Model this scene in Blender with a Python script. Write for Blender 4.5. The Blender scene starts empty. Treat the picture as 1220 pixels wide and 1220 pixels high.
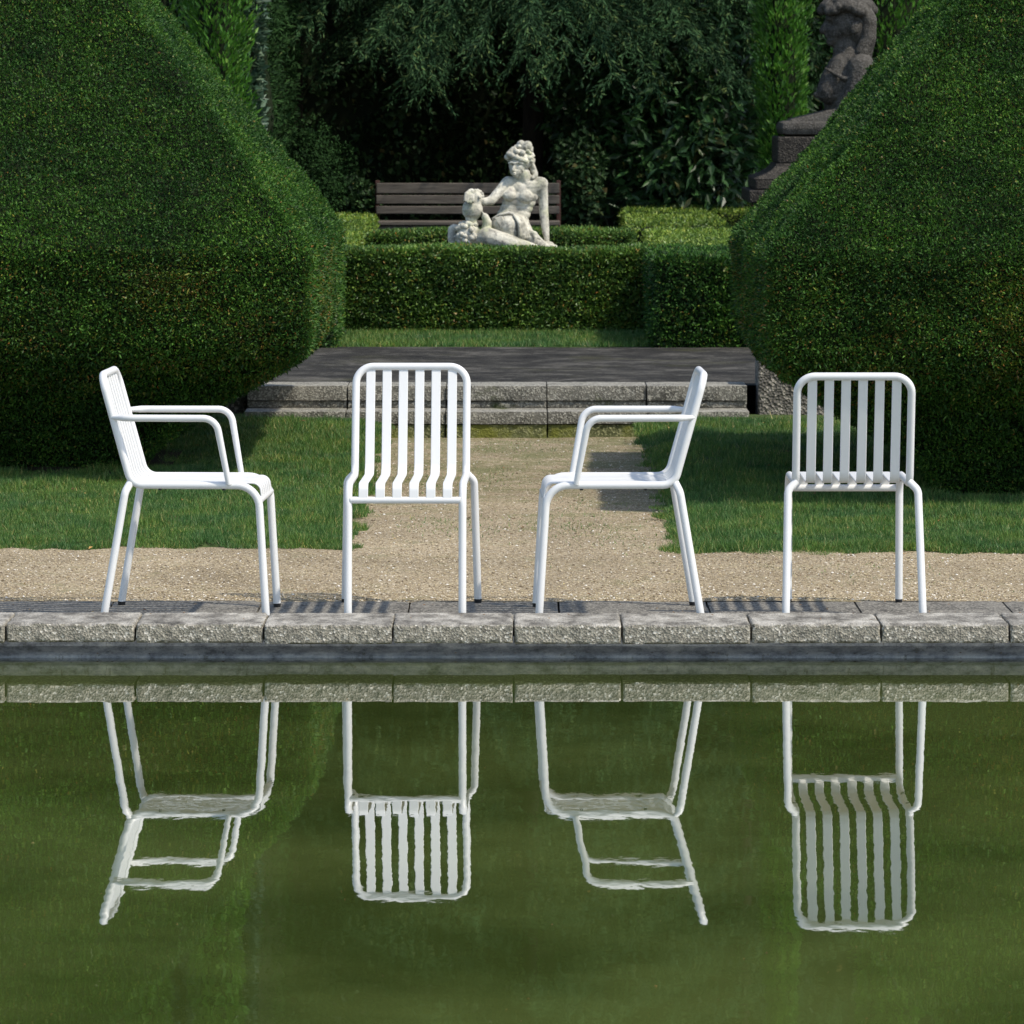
import bpy, bmesh, math, random
import numpy as np
from mathutils import Vector, Matrix

random.seed(11)
rng = np.random.default_rng(11)
SC = bpy.context.scene
COL = SC.collection
R = math.radians

# ------------------------------------------------------------------ frame
FPX, HOR, CAMZ = 5800.0, 100.0, 1.742       # focal length and horizon in photo pixels, eye height


# ------------------------------------------------------------------ numpy helpers
def _h(i, j, k):
    n = (i.astype(np.int64) * 374761393 + j.astype(np.int64) * 668265263 + k.astype(np.int64) * 1274126177) & 0xFFFFFFFF
    n = ((n ^ (n >> 13)) * 1274126177) & 0xFFFFFFFF
    n = n ^ (n >> 16)
    return (n & 0xFFFF) / 32767.5 - 1.0


def vnoise(p):
    p = np.asarray(p, float)
    f = np.floor(p)
    t = p - f
    t = t * t * (3 - 2 * t)
    i, j, k = f[:, 0], f[:, 1], f[:, 2]
    out = 0
    for a in (0, 1):
        wa = t[:, 0] if a else 1 - t[:, 0]
        for b in (0, 1):
            wb = t[:, 1] if b else 1 - t[:, 1]
            for c in (0, 1):
                wc = t[:, 2] if c else 1 - t[:, 2]
                out = out + wa * wb * wc * _h(i + a, j + b, k + c)
    return out


def nrm(v):
    return v / np.maximum(np.linalg.norm(v, axis=1, keepdims=True), 1e-9)


def runit(n):
    return nrm(rng.normal(size=(n, 3)))


def mesh_np(name, V, faces, mats, midx=None, smooth=False):
    """faces: list of (n,k) index arrays; midx: matching list of ints or arrays."""
    me = bpy.data.meshes.new(name)
    V = np.asarray(V, np.float32)
    me.vertices.add(len(V))
    me.vertices.foreach_set('co', V.ravel())
    loops = np.concatenate([f.ravel() for f in faces]).astype(np.int32)
    tot = np.concatenate([np.full(len(f), f.shape[1]) for f in faces])
    start = np.concatenate([[0], np.cumsum(tot)[:-1]]).astype(np.int32)
    me.loops.add(len(loops))
    me.loops.foreach_set('vertex_index', loops)
    me.polygons.add(len(tot))
    me.polygons.foreach_set('loop_start', start)
    for m in mats:
        me.materials.append(m)
    if midx is not None:
        mi = np.concatenate([np.full(len(f), m) if np.isscalar(m) else m for f, m in zip(faces, midx)]).astype(np.int32)
        me.polygons.foreach_set('material_index', mi)
    me.polygons.foreach_set('use_smooth', np.full(len(tot), smooth))
    me.update(calc_edges=True)
    return me


def link(name, me, parent=None, loc=None):
    o = bpy.data.objects.new(name, me)
    COL.objects.link(o)
    if parent is not None:
        o.parent = parent
    if loc is not None:
        o.location = loc
    return o


def tag(o, label=None, cat=None, group=None, kind=None):
    if label:
        o['label'] = label
    if cat:
        o['category'] = cat
    if group:
        o['group'] = group
    if kind:
        o['kind'] = kind
    return o


def thing(name, label, cat, loc=(0, 0, 0), rz=0.0, group=None):
    o = bpy.data.objects.new(name, None)
    o.empty_display_size = 0.1
    COL.objects.link(o)
    o.location = loc
    o.rotation_euler = (0, 0, rz)
    return tag(o, label, cat, group)


# ------------------------------------------------------------------ materials
class M:
    def __init__(self, name, rough=0.6, spec=0.5, color=(0.5, 0.5, 0.5)):
        self.m = bpy.data.materials.new(name)
        self.m.use_nodes = True
        self.nt = self.m.node_tree
        self.b = self.nt.nodes['Principled BSDF']
        self.out = self.nt.nodes['Material Output']
        self.b.inputs['Roughness'].default_value = rough
        self.b.inputs['Specular IOR Level'].default_value = spec
        self.b.inputs['Base Color'].default_value = (*color, 1)

    def n(self, t, **kw):
        nd = self.nt.nodes.new(t)
        for k, v in kw.items():
            if k in nd.inputs:
                if isinstance(v, bpy.types.NodeSocket):
                    self.nt.links.new(v, nd.inputs[k])
                else:
                    nd.inputs[k].default_value = v
            else:
                setattr(nd, k, v)
        return nd

    def l(self, a, b):
        self.nt.links.new(a, b)

    def pos(self, scale=(1, 1, 1)):
        g = self.n('ShaderNodeNewGeometry')
        mp = self.n('ShaderNodeMapping')
        self.l(g.outputs['Position'], mp.inputs['Vector'])
        mp.inputs['Scale'].default_value = scale
        return mp.outputs['Vector']

    def noise(self, vec, scale, detail=4, rough=0.55):
        t = self.n('ShaderNodeTexNoise', Scale=scale, Detail=detail, Roughness=rough)
        self.l(vec, t.inputs['Vector'])
        return t.outputs['Fac']

    def voro(self, vec, scale, out='Distance', feature='F1', rnd=1.0):
        t = self.n('ShaderNodeTexVoronoi', feature=feature)
        t.inputs['Scale'].default_value = scale
        t.inputs['Randomness'].default_value = rnd
        self.l(vec, t.inputs['Vector'])
        return t.outputs[out]

    def ramp(self, fac, stops, interp='LINEAR'):
        r = self.n('ShaderNodeValToRGB')
        r.color_ramp.interpolation = interp
        e = r.color_ramp.elements
        while len(e) < len(stops):
            e.new(0.5)
        for el, (p, c) in zip(e, stops):
            el.position = p
            el.color = (*c, 1) if len(c) == 3 else c
        self.l(fac, r.inputs['Fac'])
        return r.outputs['Color']

    def mix(self, fac, a, b, mode='MIX'):
        x = self.n('ShaderNodeMix', data_type='RGBA', blend_type=mode)
        for s, v in ((x.inputs[0], fac), (x.inputs[6], a), (x.inputs[7], b)):
            if isinstance(v, bpy.types.NodeSocket):
                self.l(v, s)
            else:
                s.default_value = v if not isinstance(v, tuple) else (*v, 1)
        return x.outputs[2]

    def math(self, op, a, b=0.0):
        x = self.n('ShaderNodeMath', operation=op)
        for s, v in ((x.inputs[0], a), (x.inputs[1], b)):
            if isinstance(v, bpy.types.NodeSocket):
                self.l(v, s)
            else:
                s.default_value = v
        return x.outputs[0]

    def bump(self, h, dist, strength=1.0, prev=None):
        bp = self.n('ShaderNodeBump', Strength=strength, Distance=dist)
        self.l(h, bp.inputs['Height'])
        if prev is not None:
            self.l(prev, bp.inputs['Normal'])
        return bp.outputs['Normal']

    def color(self, s):
        self.l(s, self.b.inputs['Base Color'])

    def normal(self, s):
        self.l(s, self.b.inputs['Normal'])

    def translucent(self, colsock, amount):
        t = self.n('ShaderNodeBsdfTranslucent')
        self.l(colsock, t.inputs['Color'])
        mx = self.n('ShaderNodeMixShader')
        mx.inputs[0].default_value = amount
        self.l(self.b.outputs[0], mx.inputs[1])
        self.l(t.outputs[0], mx.inputs[2])
        self.l(mx.outputs[0], self.out.inputs['Surface'])


def leaf_mat(name, stops, patch=((0.7, 0.7, 0.7), (1.25, 1.2, 1.1)), pscale=1.6, rough=0.45, spec=0.4, trans=0.25):
    k = M(name, rough, spec)
    g = k.n('ShaderNodeNewGeometry')
    c = k.ramp(g.outputs['Random Per Island'], stops)
    f = k.ramp(k.noise(k.pos(), pscale, 3), [(0.32, patch[0]), (0.68, patch[1])])
    c = k.mix(1.0, c, f, 'MULTIPLY')
    k.color(c)
    if trans:
        k.translucent(c, trans)
    return k.m


def stone_mat(name, dark, light, speck=None, scale=6, speckscale=90, bump=0.002, rough=0.85, moss=None, mossamt=0.6):
    k = M(name, rough, 0.25)
    p = k.pos()
    c = k.ramp(k.noise(p, scale, 8, 0.65), [(0.3, dark), (0.7, light)])
    h = k.noise(p, speckscale * 0.7, 5, 0.7)
    c = k.mix(0.55, c, k.ramp(h, [(0.3, (0.25, 0.25, 0.25)), (0.7, (0.8, 0.8, 0.8))]), 'OVERLAY')
    if speck:
        v = k.voro(p, speckscale, 'Color')
        sp = k.n('ShaderNodeSeparateColor')
        k.l(v, sp.inputs[0])
        m = k.ramp(sp.outputs[0], [(0.62, (0, 0, 0)), (0.8, (1, 1, 1))])
        c = k.mix(m, c, speck)
        d = k.voro(p, speckscale)
        nb = k.bump(d, bump * 1.5)
    else:
        nb = None
    if moss:
        mf = k.ramp(k.noise(p, 3.1, 6, 0.7), [(mossamt, (0, 0, 0)), (mossamt + 0.12, (1, 1, 1))])
        c = k.mix(mf, c, moss)
    k.color(c)
    k.normal(k.bump(h, bump, prev=nb))
    return k.m


# white powder-coated steel
k = M('white_powder_coat', 0.38, 0.45, (0.6, 0.604, 0.596))
k.normal(k.bump(k.noise(k.pos(), 900, 2), 0.00006))
WHITE = k.m
BLACK = M('black_rubber', 0.6, 0.3, (0.012, 0.012, 0.013)).m

# gravel
k = M('gravel', 0.9, 0.2)
p = k.pos()
sp = k.n('ShaderNodeSeparateColor')
k.l(k.voro(p, 130, 'Color'), sp.inputs[0])
c = k.ramp(sp.outputs[0], [(0.0, (0.075, 0.055, 0.035)), (0.3, (0.235, 0.185, 0.115)), (0.6, (0.36, 0.292, 0.19)),
                           (0.88, (0.47, 0.4, 0.28)), (1.0, (0.75, 0.7, 0.6))])
sp2 = k.n('ShaderNodeSeparateColor')
k.l(k.voro(p, 330, 'Color'), sp2.inputs[0])
c = k.mix(0.45, c, k.ramp(sp2.outputs[1], [(0, (0.1, 0.075, 0.05)), (0.5, (0.33, 0.268, 0.17)), (1, (0.56, 0.485, 0.35))]))
big = k.noise(p, 1.7, 5)
c = k.mix(1.0, c, k.ramp(big, [(0.3, (0.72, 0.7, 0.66)), (0.7, (1.1, 1.08, 1.05))]), 'MULTIPLY')
sy = k.n('ShaderNodeSeparateXYZ')
k.l(p, sy.inputs[0])
far = k.n('ShaderNodeMapRange')
k.l(sy.outputs['Y'], far.inputs['Value'])
for a_, b_ in (('From Min', 18.4), ('From Max', 22.5), ('To Min', 0.0), ('To Max', 0.13)):
    far.inputs[a_].default_value = b_
mossy = k.ramp(k.math('ADD', k.noise(p, 3.4, 9, 0.8), far.outputs[0]), [(0.54, (0, 0, 0)), (0.68, (0.7, 0.7, 0.7))])
c = k.mix(mossy, c, (0.1, 0.115, 0.035))
k.color(c)
k.normal(k.bump(k.noise(p, 60, 5), 0.006, prev=k.bump(k.voro(p, 130), 0.006)))
GRAVEL = k.m

k = M('pebble', 0.75, 0.3)
g = k.n('ShaderNodeNewGeometry')
k.color(k.ramp(g.outputs['Random Per Island'], [(0, (0.11, 0.08, 0.05)), (0.3, (0.28, 0.22, 0.13)), (0.6, (0.39, 0.325, 0.2)),
                                                (0.9, (0.46, 0.39, 0.29)), (0.96, (0.62, 0.58, 0.5)), (1, (0.7, 0.67, 0.62))]))
PEBBLE = k.m

# soil
k = M('soil', 0.95, 0.15)
p = k.pos()
k.color(k.ramp(k.noise(p, 14, 8, 0.7), [(0.3, (0.018, 0.013, 0.009)), (0.7, (0.06, 0.045, 0.03))]))
k.normal(k.bump(k.noise(p, 40, 6), 0.02))
SOIL = k.m

# turf under the blades
k = M('turf', 0.95, 0.15)
p = k.pos()
k.color(k.ramp(k.noise(p, 30, 6, 0.7), [(0.3, (0.02, 0.04, 0.012)), (0.7, (0.07, 0.1, 0.03))]))
TURF = k.m

GRASS = leaf_mat('grass_blade', [(0, (0.032, 0.088, 0.018)), (0.35, (0.066, 0.165, 0.036)), (0.75, (0.11, 0.23, 0.056)),
                                 (0.93, (0.2, 0.26, 0.08)), (1, (0.42, 0.36, 0.16))],
                 patch=((0.6, 0.75, 0.85), (1.35, 1.12, 0.85)), pscale=3.2, rough=0.5, spec=0.3, trans=0.3)

# coping: weathered dark top, aggregate showing on the broken front edges
k = M('coping_stone', 0.85, 0.25)
p = k.pos()
g = k.n('ShaderNodeNewGeometry')
sx = k.n('ShaderNodeSeparateXYZ')
k.l(g.outputs['True Normal'], sx.inputs[0])
topf = k.ramp(sx.outputs['Z'], [(0.45, (0, 0, 0)), (0.85, (1, 1, 1))])
sp = k.n('ShaderNodeSeparateColor')
k.l(k.voro(p, 150, 'Color'), sp.inputs[0])
agg = k.ramp(sp.outputs[0], [(0, (0.045, 0.041, 0.032)), (0.25, (0.125, 0.114, 0.088)), (0.6, (0.2, 0.184, 0.142)), (0.88, (0.32, 0.295, 0.235)), (1, (0.62, 0.59, 0.52))])
agg = k.mix(0.3, agg, k.ramp(k.noise(p, 160, 6, 0.7), [(0.3, (0.14, 0.13, 0.1)), (0.7, (0.5, 0.47, 0.4))]))
ps = k.pos((1, 0.55, 1))
tp = k.ramp(k.noise(ps, 11, 10, 0.75), [(0.34, (0.06, 0.056, 0.048)), (0.45, (0.16, 0.15, 0.13)), (0.55, (0.3, 0.285, 0.25)), (0.68, (0.46, 0.44, 0.39))])
tp = k.mix(0.5, tp, k.ramp(k.noise(p, 150, 5, 0.7), [(0.3, (0.2, 0.2, 0.2)), (0.7, (0.85, 0.85, 0.85))]), 'OVERLAY')
k.color(k.mix(topf, agg, tp))
k.normal(k.bump(k.noise(p, 240, 5), 0.0025, prev=k.bump(k.voro(p, 150), 0.003)))
COPING = k.m
COPING_D = stone_mat('paving_stone', (0.04, 0.037, 0.032), (0.15, 0.14, 0.12), (0.24, 0.225, 0.19), 12, 150, 0.0006)
STEP = stone_mat('step_stone', (0.07, 0.068, 0.058), (0.24, 0.23, 0.195), (0.34, 0.33, 0.28), 7, 140, 0.002, moss=(0.055, 0.07, 0.02), mossamt=0.62)
STEPG = stone_mat('algae_stone', (0.05, 0.055, 0.02), (0.16, 0.17, 0.075), (0.26, 0.26, 0.13), 8, 120, 0.002, moss=(0.15, 0.16, 0.03), mossamt=0.45)
WALLST = stone_mat('rubble_concrete', (0.05, 0.047, 0.04), (0.17, 0.16, 0.14), (0.3, 0.28, 0.24), 5, 70, 0.008)

k = M('terrace_slate', 0.9, 0.08)
ps = k.pos((1.0, 1.1, 2))
p = k.pos()
c = k.ramp(k.noise(ps, 3.2, 10, 0.8), [(0.34, (0.012, 0.012, 0.012)), (0.5, (0.033, 0.032, 0.029)), (0.64, (0.105, 0.1, 0.088))])
c = k.mix(k.ramp(k.noise(p, 1.7, 7, 0.7), [(0.55, (0, 0, 0)), (0.7, (0.55, 0.55, 0.55))]), c, (0.06, 0.06, 0.028))
c = k.mix(k.ramp(k.noise(k.pos((1, 2, 1)), 45, 5, 0.8), [(0.6, (0, 0, 0)), (0.7, (0.8, 0.8, 0.8))]), c, (0.2, 0.2, 0.19))
k.color(c)
k.normal(k.bump(k.noise(ps, 14, 8, 0.7), 0.02))
SLATE = k.m

# pond liner
k = M('pond_liner', 0.42, 0.5)
p = k.pos((1, 1, 2))
c = k.ramp(k.noise(p, 14, 10, 0.8), [(0.36, (0.13, 0.14, 0.155)), (0.5, (0.36, 0.38, 0.415)), (0.64, (0.6, 0.61, 0.61))])
c = k.mix(k.ramp(k.noise(k.pos((1, 1, 0.3)), 30, 6, 0.8), [(0.56, (0, 0, 0)), (0.66, (0.8, 0.8, 0.8))]), c, (0.1, 0.1, 0.07))
k.color(c)
k.normal(k.bump(k.noise(k.pos(), 22, 5), 0.006))
LINER = k.m

# murky pond water: green suspended algae under a mirror-like skin
k = M('pond_water', 0.5, 0.0)
p = k.pos()
c = k.ramp(k.noise(p, 0.8, 5, 0.6), [(0.38, (0.033, 0.048, 0.010)), (0.62, (0.066, 0.088, 0.022))])
c = k.mix(k.ramp(k.noise(k.pos((1, 0.35, 1)), 60, 4, 0.7), [(0.66, (0, 0, 0)), (0.74, (1, 1, 1))]), c, (0.12, 0.14, 0.06))
w1 = k.noise(k.pos((1, 0.55, 1)), 7.0, 2, 0.5)
w2 = k.noise(k.pos((1, 0.5, 1)), 24.0, 2, 0.5)
nn = k.bump(w2, 0.00007, prev=k.bump(w1, 0.00026))
df = k.n('ShaderNodeBsdfDiffuse')
k.l(c, df.inputs['Color'])
gl = k.n('ShaderNodeBsdfGlossy')
gl.inputs['Roughness'].default_value = 0.012
gl.inputs['Color'].default_value = (0.98, 0.98, 0.97, 1)
k.l(nn, gl.inputs['Normal'])
fr = k.n('ShaderNodeFresnel', IOR=1.333)
fac = k.math('MINIMUM', k.math('MULTIPLY', fr.outputs[0], 1.42), 0.9)
ms = k.n('ShaderNodeMixShader')
k.l(fac, ms.inputs[0])
k.l(df.outputs[0], ms.inputs[1])
k.l(gl.outputs[0], ms.inputs[2])
k.l(ms.outputs[0], k.out.inputs['Surface'])
WATER = k.m

# hedge and tree foliage
HULL = M('hedge_inside', 0.95, 0.1, (0.012, 0.018, 0.008)).m
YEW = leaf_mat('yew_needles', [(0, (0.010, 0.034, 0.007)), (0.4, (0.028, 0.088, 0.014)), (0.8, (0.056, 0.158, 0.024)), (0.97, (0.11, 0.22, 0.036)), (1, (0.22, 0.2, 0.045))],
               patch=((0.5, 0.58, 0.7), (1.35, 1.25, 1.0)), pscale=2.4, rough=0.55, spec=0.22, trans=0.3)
YEWB = leaf_mat('yew_old_growth', [(0, (0.025, 0.06, 0.009)), (0.5, (0.07, 0.13, 0.014)), (0.8, (0.14, 0.17, 0.022)), (0.9, (0.17, 0.1, 0.022)), (1, (0.28, 0.13, 0.03))],
                patch=((0.7, 0.7, 0.7), (1.3, 1.2, 1.0)), pscale=5)
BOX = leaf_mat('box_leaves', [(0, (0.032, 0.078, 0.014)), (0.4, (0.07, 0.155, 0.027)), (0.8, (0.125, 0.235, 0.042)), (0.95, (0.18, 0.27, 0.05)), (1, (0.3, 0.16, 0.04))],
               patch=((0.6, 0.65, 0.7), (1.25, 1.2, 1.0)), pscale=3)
BOX_SUN = leaf_mat('sunlit_box_leaves', [(0, (0.05, 0.105, 0.014)), (0.4, (0.13, 0.225, 0.028)), (0.8, (0.21, 0.32, 0.045)), (1, (0.3, 0.34, 0.06))],  # box leaves lightened to paint in the sun on the back hedges
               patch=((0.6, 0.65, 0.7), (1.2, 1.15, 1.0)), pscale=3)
THUJA = leaf_mat('thuja_sprays', [(0, (0.025, 0.085, 0.012)), (0.4, (0.05, 0.17, 0.02)), (0.8, (0.085, 0.24, 0.03)), (1, (0.14, 0.27, 0.05))],
                 patch=((0.65, 0.7, 0.6), (1.25, 1.15, 1.0)), pscale=5)
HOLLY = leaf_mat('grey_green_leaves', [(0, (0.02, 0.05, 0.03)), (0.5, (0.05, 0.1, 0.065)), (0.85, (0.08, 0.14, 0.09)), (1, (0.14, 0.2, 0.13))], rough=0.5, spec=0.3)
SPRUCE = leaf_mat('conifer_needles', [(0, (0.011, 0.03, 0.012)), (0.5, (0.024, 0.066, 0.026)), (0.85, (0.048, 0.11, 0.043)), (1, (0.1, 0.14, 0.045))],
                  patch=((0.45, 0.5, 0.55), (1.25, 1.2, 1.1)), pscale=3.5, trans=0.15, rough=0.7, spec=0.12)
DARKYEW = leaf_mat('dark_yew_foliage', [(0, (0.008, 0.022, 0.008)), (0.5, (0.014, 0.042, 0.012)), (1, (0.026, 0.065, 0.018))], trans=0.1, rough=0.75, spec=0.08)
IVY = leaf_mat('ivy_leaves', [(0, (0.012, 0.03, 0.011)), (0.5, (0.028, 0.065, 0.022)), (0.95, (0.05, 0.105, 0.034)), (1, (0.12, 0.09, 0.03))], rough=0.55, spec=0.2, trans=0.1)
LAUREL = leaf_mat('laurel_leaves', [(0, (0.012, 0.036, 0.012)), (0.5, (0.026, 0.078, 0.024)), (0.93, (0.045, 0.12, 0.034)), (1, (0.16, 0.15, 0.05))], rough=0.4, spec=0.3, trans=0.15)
k = M('bark', 0.9, 0.15)
p = k.pos((1, 1, 0.25))
k.color(k.ramp(k.noise(p, 30, 7, 0.7), [(0.3, (0.010, 0.008, 0.006)), (0.7, (0.04, 0.031, 0.023))]))
k.normal(k.bump(k.noise(p, 40, 6), 0.01))
BARK = k.m

# statue stone
k = M('statue_stone', 0.85, 0.25)
p = k.pos()
c = k.ramp(k.noise(p, 9, 8, 0.65), [(0.34, (0.23, 0.22, 0.175)), (0.5, (0.47, 0.45, 0.37)), (0.66, (0.64, 0.615, 0.52))])
c = k.mix(k.ramp(k.noise(p, 5, 5, 0.6), [(0.53, (0, 0, 0)), (0.66, (0.7, 0.7, 0.7))]), c, (0.36, 0.39, 0.2))
c = k.mix(k.ramp(k.noise(p, 26, 8, 0.75), [(0.5, (0, 0, 0)), (0.62, (0.85, 0.85, 0.85))]), c, (0.17, 0.163, 0.145))
c = k.mix(k.ramp(k.noise(k.pos((1.3, 1, 1)), 7, 6, 0.7), [(0.6, (0, 0, 0)), (0.72, (0.5, 0.5, 0.5))]), c, (0.42, 0.33, 0.3))
k.color(c)
k.normal(k.bump(k.noise(p, 70, 6, 0.7), 0.004))
STATUE = k.m
SPHINX = stone_mat('lichened_dark_stone', (0.018, 0.016, 0.013), (0.075, 0.07, 0.06), (0.09, 0.084, 0.074), 9, 120, 0.0025)
PEDEST = stone_mat('pedestal_stone', (0.010, 0.009, 0.008), (0.04, 0.036, 0.03), (0.055, 0.049, 0.04), 6, 90, 0.004)

k = M('weathered_bench_wood', 0.8, 0.2)
p = k.pos((0.6, 8, 8))
k.color(k.ramp(k.noise(p, 6, 7, 0.7), [(0.3, (0.045, 0.039, 0.032)), (0.7, (0.125, 0.11, 0.092))]))
k.normal(k.bump(k.noise(p, 9, 6), 0.003))
WOOD = k.m
REDWOOD = M('reddish_wood', 0.8, 0.2, (0.05, 0.024, 0.02)).m


# ------------------------------------------------------------------ foliage builders
def leaf_verts(P, D, L, W, face=None, jit=0.6, fold=0.12):
    n = len(P)
    if face is None:
        S = nrm(np.cross(D, runit(n)))
    else:
        S = nrm(np.cross(D, face + jit * runit(n)))
    Nn = np.cross(S, D)
    L = np.broadcast_to(L, n)[:, None]
    W = np.broadcast_to(W, n)[:, None]
    a = P
    b = P + D * L * 0.45 + S * W * 0.5 + Nn * W * fold
    c = P + D * L
    d = P + D * L * 0.45 - S * W * 0.5 + Nn * W * fold
    V = np.stack([a, b, c, d], 1).reshape(-1, 3)
    F = np.arange(4 * n).reshape(n, 4)
    return V, F


class Pile:
    """collects vertex/face arrays into one mesh"""
    def __init__(self):
        self.V, self.F, self.I, self.n = [], [], [], 0

    def add(self, V, F, mi=0):
        F = F if isinstance(F, list) else [F]
        for f in F:
            self.F.append(np.asarray(f) + self.n)
            self.I.append(mi)
        self.V.append(np.asarray(V, float))
        self.n += len(V)

    def mesh(self, name, mats, smooth=False):
        return mesh_np(name, np.concatenate(self.V), self.F, mats, self.I, smooth)


def rrect(cx, cy, hx, hy, r, z, ne=14, nc=5):
    r = min(r, hx * 0.98, hy * 0.98)
    pts = []
    cs = [(hx - r, hy - r, 0), (-hx + r, hy - r, 90), (-hx + r, -hy + r, 180), (hx - r, -hy + r, 270)]
    for q, (x, y, a0) in enumerate(cs):
        for t in range(nc):
            a = R(a0 + 90 * t / (nc - 1))
            pts.append((x + r * math.cos(a), y + r * math.sin(a)))
        nx, ny, na = cs[(q + 1) % 4]
        e = pts[-1]
        s = (nx + r * math.cos(R(na)), ny + r * math.sin(R(na)))
        for t in range(1, ne):
            pts.append((e[0] + (s[0] - e[0]) * t / ne, e[1] + (s[1] - e[1]) * t / ne))
    return np.array([(cx + x, cy + y, z) for x, y in pts])


def loft(rings, cap=True):
    m = len(rings[0])
    V = np.concatenate(rings)
    F = []
    i = np.arange(m)
    j = (i + 1) % m
    for q in range(len(rings) - 1):
        F.append(np.stack([q * m + i, q * m + j, (q + 1) * m + j, (q + 1) * m + i], 1))
    F = np.concatenate(F)
    T = None
    if cap:
        c = rings[-1].mean(0)
        V = np.concatenate([V, c[None]])
        o = (len(rings) - 1) * m
        T = np.stack([o + i, o + j, np.full(m, len(V) - 1)], 1)
    return V, F, T


def tris_of(V, F, T):
    t = [np.stack([F[:, 0], F[:, 1], F[:, 2]], 1), np.stack([F[:, 0], F[:, 2], F[:, 3]], 1)]
    if T is not None:
        t.append(T)
    t = np.concatenate(t)
    return V[t[:, 0]], V[t[:, 1]], V[t[:, 2]]


def sample(V, F, T, n, weight=None):
    A, B, C = tris_of(V, F, T)
    cr = np.cross(B - A, C - A)
    ar = np.linalg.norm(cr, axis=1) / 2
    N = nrm(cr)
    w = ar.copy()
    if weight is not None:
        w = w * weight((A + B + C) / 3, N)
    # split big triangles' weight evenly; choose
    idx = rng.choice(len(w), n, p=w / w.sum())
    u, v = rng.random(n), rng.random(n)
    f = u + v > 1
    u[f], v[f] = 1 - u[f], 1 - v[f]
    P = A[idx] + (B - A)[idx] * u[:, None] + (C - A)[idx] * v[:, None]
    return P, N[idx]


def hedge_bumps(P, amp):
    return amp * (0.9 * vnoise(P * np.array([2.2, 2.2, 2.8])) + 0.5 * vnoise(P * np.array([6, 6, 10]) + 9) + 0.45 * vnoise(P * np.array([9, 9, 26]) + 31) + 0.3 * vnoise(P * np.array([26, 26, 50]) + 77))


def clipped(pile, V, F, T, n, L, W, amp=0.03, weight=None, mi=1, brown=None, bmi=2, hull=0, out=0.75, deep=0.025):
    # hull a little below the leaf layer
    Vn = np.zeros_like(V)
    A, B, C = tris_of(V, F, T)
    tt = [F[:, [0, 1, 2]], F[:, [0, 2, 3]]] + ([T] if T is not None else [])
    tt = np.concatenate(tt)
    fn = np.cross(B - A, C - A)
    for q in range(3):
        np.add.at(Vn, tt[:, q], fn)
    Vn = nrm(Vn)
    Vh = V + Vn * (hedge_bumps(V, amp)[:, None] - deep - 0.008)
    pile.add(Vh, [F] + ([T] if T is not None else []), hull)
    P, N = sample(V, F, T, n, weight)
    P = P + N * (hedge_bumps(P, amp) - deep * rng.random(n) ** 1.5)[:, None]
    D = nrm(N * out + runit(n) * 0.85 + np.array([0, 0, 0.18]))
    ls = L * (0.6 + 0.8 * rng.random(n))
    ws = W * (0.6 + 0.8 * rng.random(n))
    if brown is not None:
        pb = brown(P, N)
        sel = rng.random(n) < pb
    else:
        sel = np.zeros(n, bool)
    for s, m in ((~sel, mi), (sel, bmi)):
        if s.any():
            VV, FF = leaf_verts(P[s], D[s], ls[s], ws[s])
            pile.add(VV, FF, m)


def box_block(x0, x1, y0, y1, z0, z1, r=0.06):
    cx, cy, hx, hy = (x0 + x1) / 2, (y0 + y1) / 2, (x1 - x0) / 2, (y1 - y0) / 2
    ne = 12
    rs = [rrect(cx, cy, hx, hy, r, z0 + (z1 - r - z0) * t / 5, ne) for t in range(6)]
    rs.append(rrect(cx, cy, hx - 0.3 * r, hy - 0.3 * r, r, z1 - 0.3 * r, ne))
    rs.append(rrect(cx, cy, hx - r, hy - r, r, z1, ne))
    rs.append(rrect(cx, cy, (hx - r) * 0.55, (hy - r) * 0.55, r, z1, ne))
    return loft(rs)


# ------------------------------------------------------------------ generic solid builders
def bm_obj(name, bm, mat, parent=None, smooth=False, loc=None):
    me = bpy.data.meshes.new(name)
    bmesh.ops.recalc_face_normals(bm, faces=bm.faces)
    bm.to_mesh(me)
    bm.free()
    me.materials.append(mat)
    if smooth:
        me.polygons.foreach_set('use_smooth', [True] * len(me.polygons))
        me.set_sharp_from_angle(angle=R(40))
    return link(name, me, parent, loc)


def bm_box(bm, x0, x1, y0, y1, z0, z1, bev=0.0, mtx=None):
    vs = [bm.verts.new(v) for v in ((x0, y0, z0), (x1, y0, z0), (x1, y1, z0), (x0, y1, z0), (x0, y0, z1), (x1, y0, z1), (x1, y1, z1), (x0, y1, z1))]
    fs = [bm.faces.new([vs[i] for i in f]) for f in ((0, 3, 2, 1), (4, 5, 6, 7), (0, 1, 5, 4), (1, 2, 6, 5), (2, 3, 7, 6), (3, 0, 4, 7))]
    if bev:
        es = list({e for f in fs for e in f.edges})
        r = bmesh.ops.bevel(bm, geom=es, offset=bev, segments=2, affect='EDGES', profile=0.5)
        vs = list({v for f in r['faces'] for v in f.verts} | {v for v in vs if v.is_valid})
    if mtx is not None:
        bmesh.ops.transform(bm, matrix=mtx, verts=[v for v in vs if v.is_valid])


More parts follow.
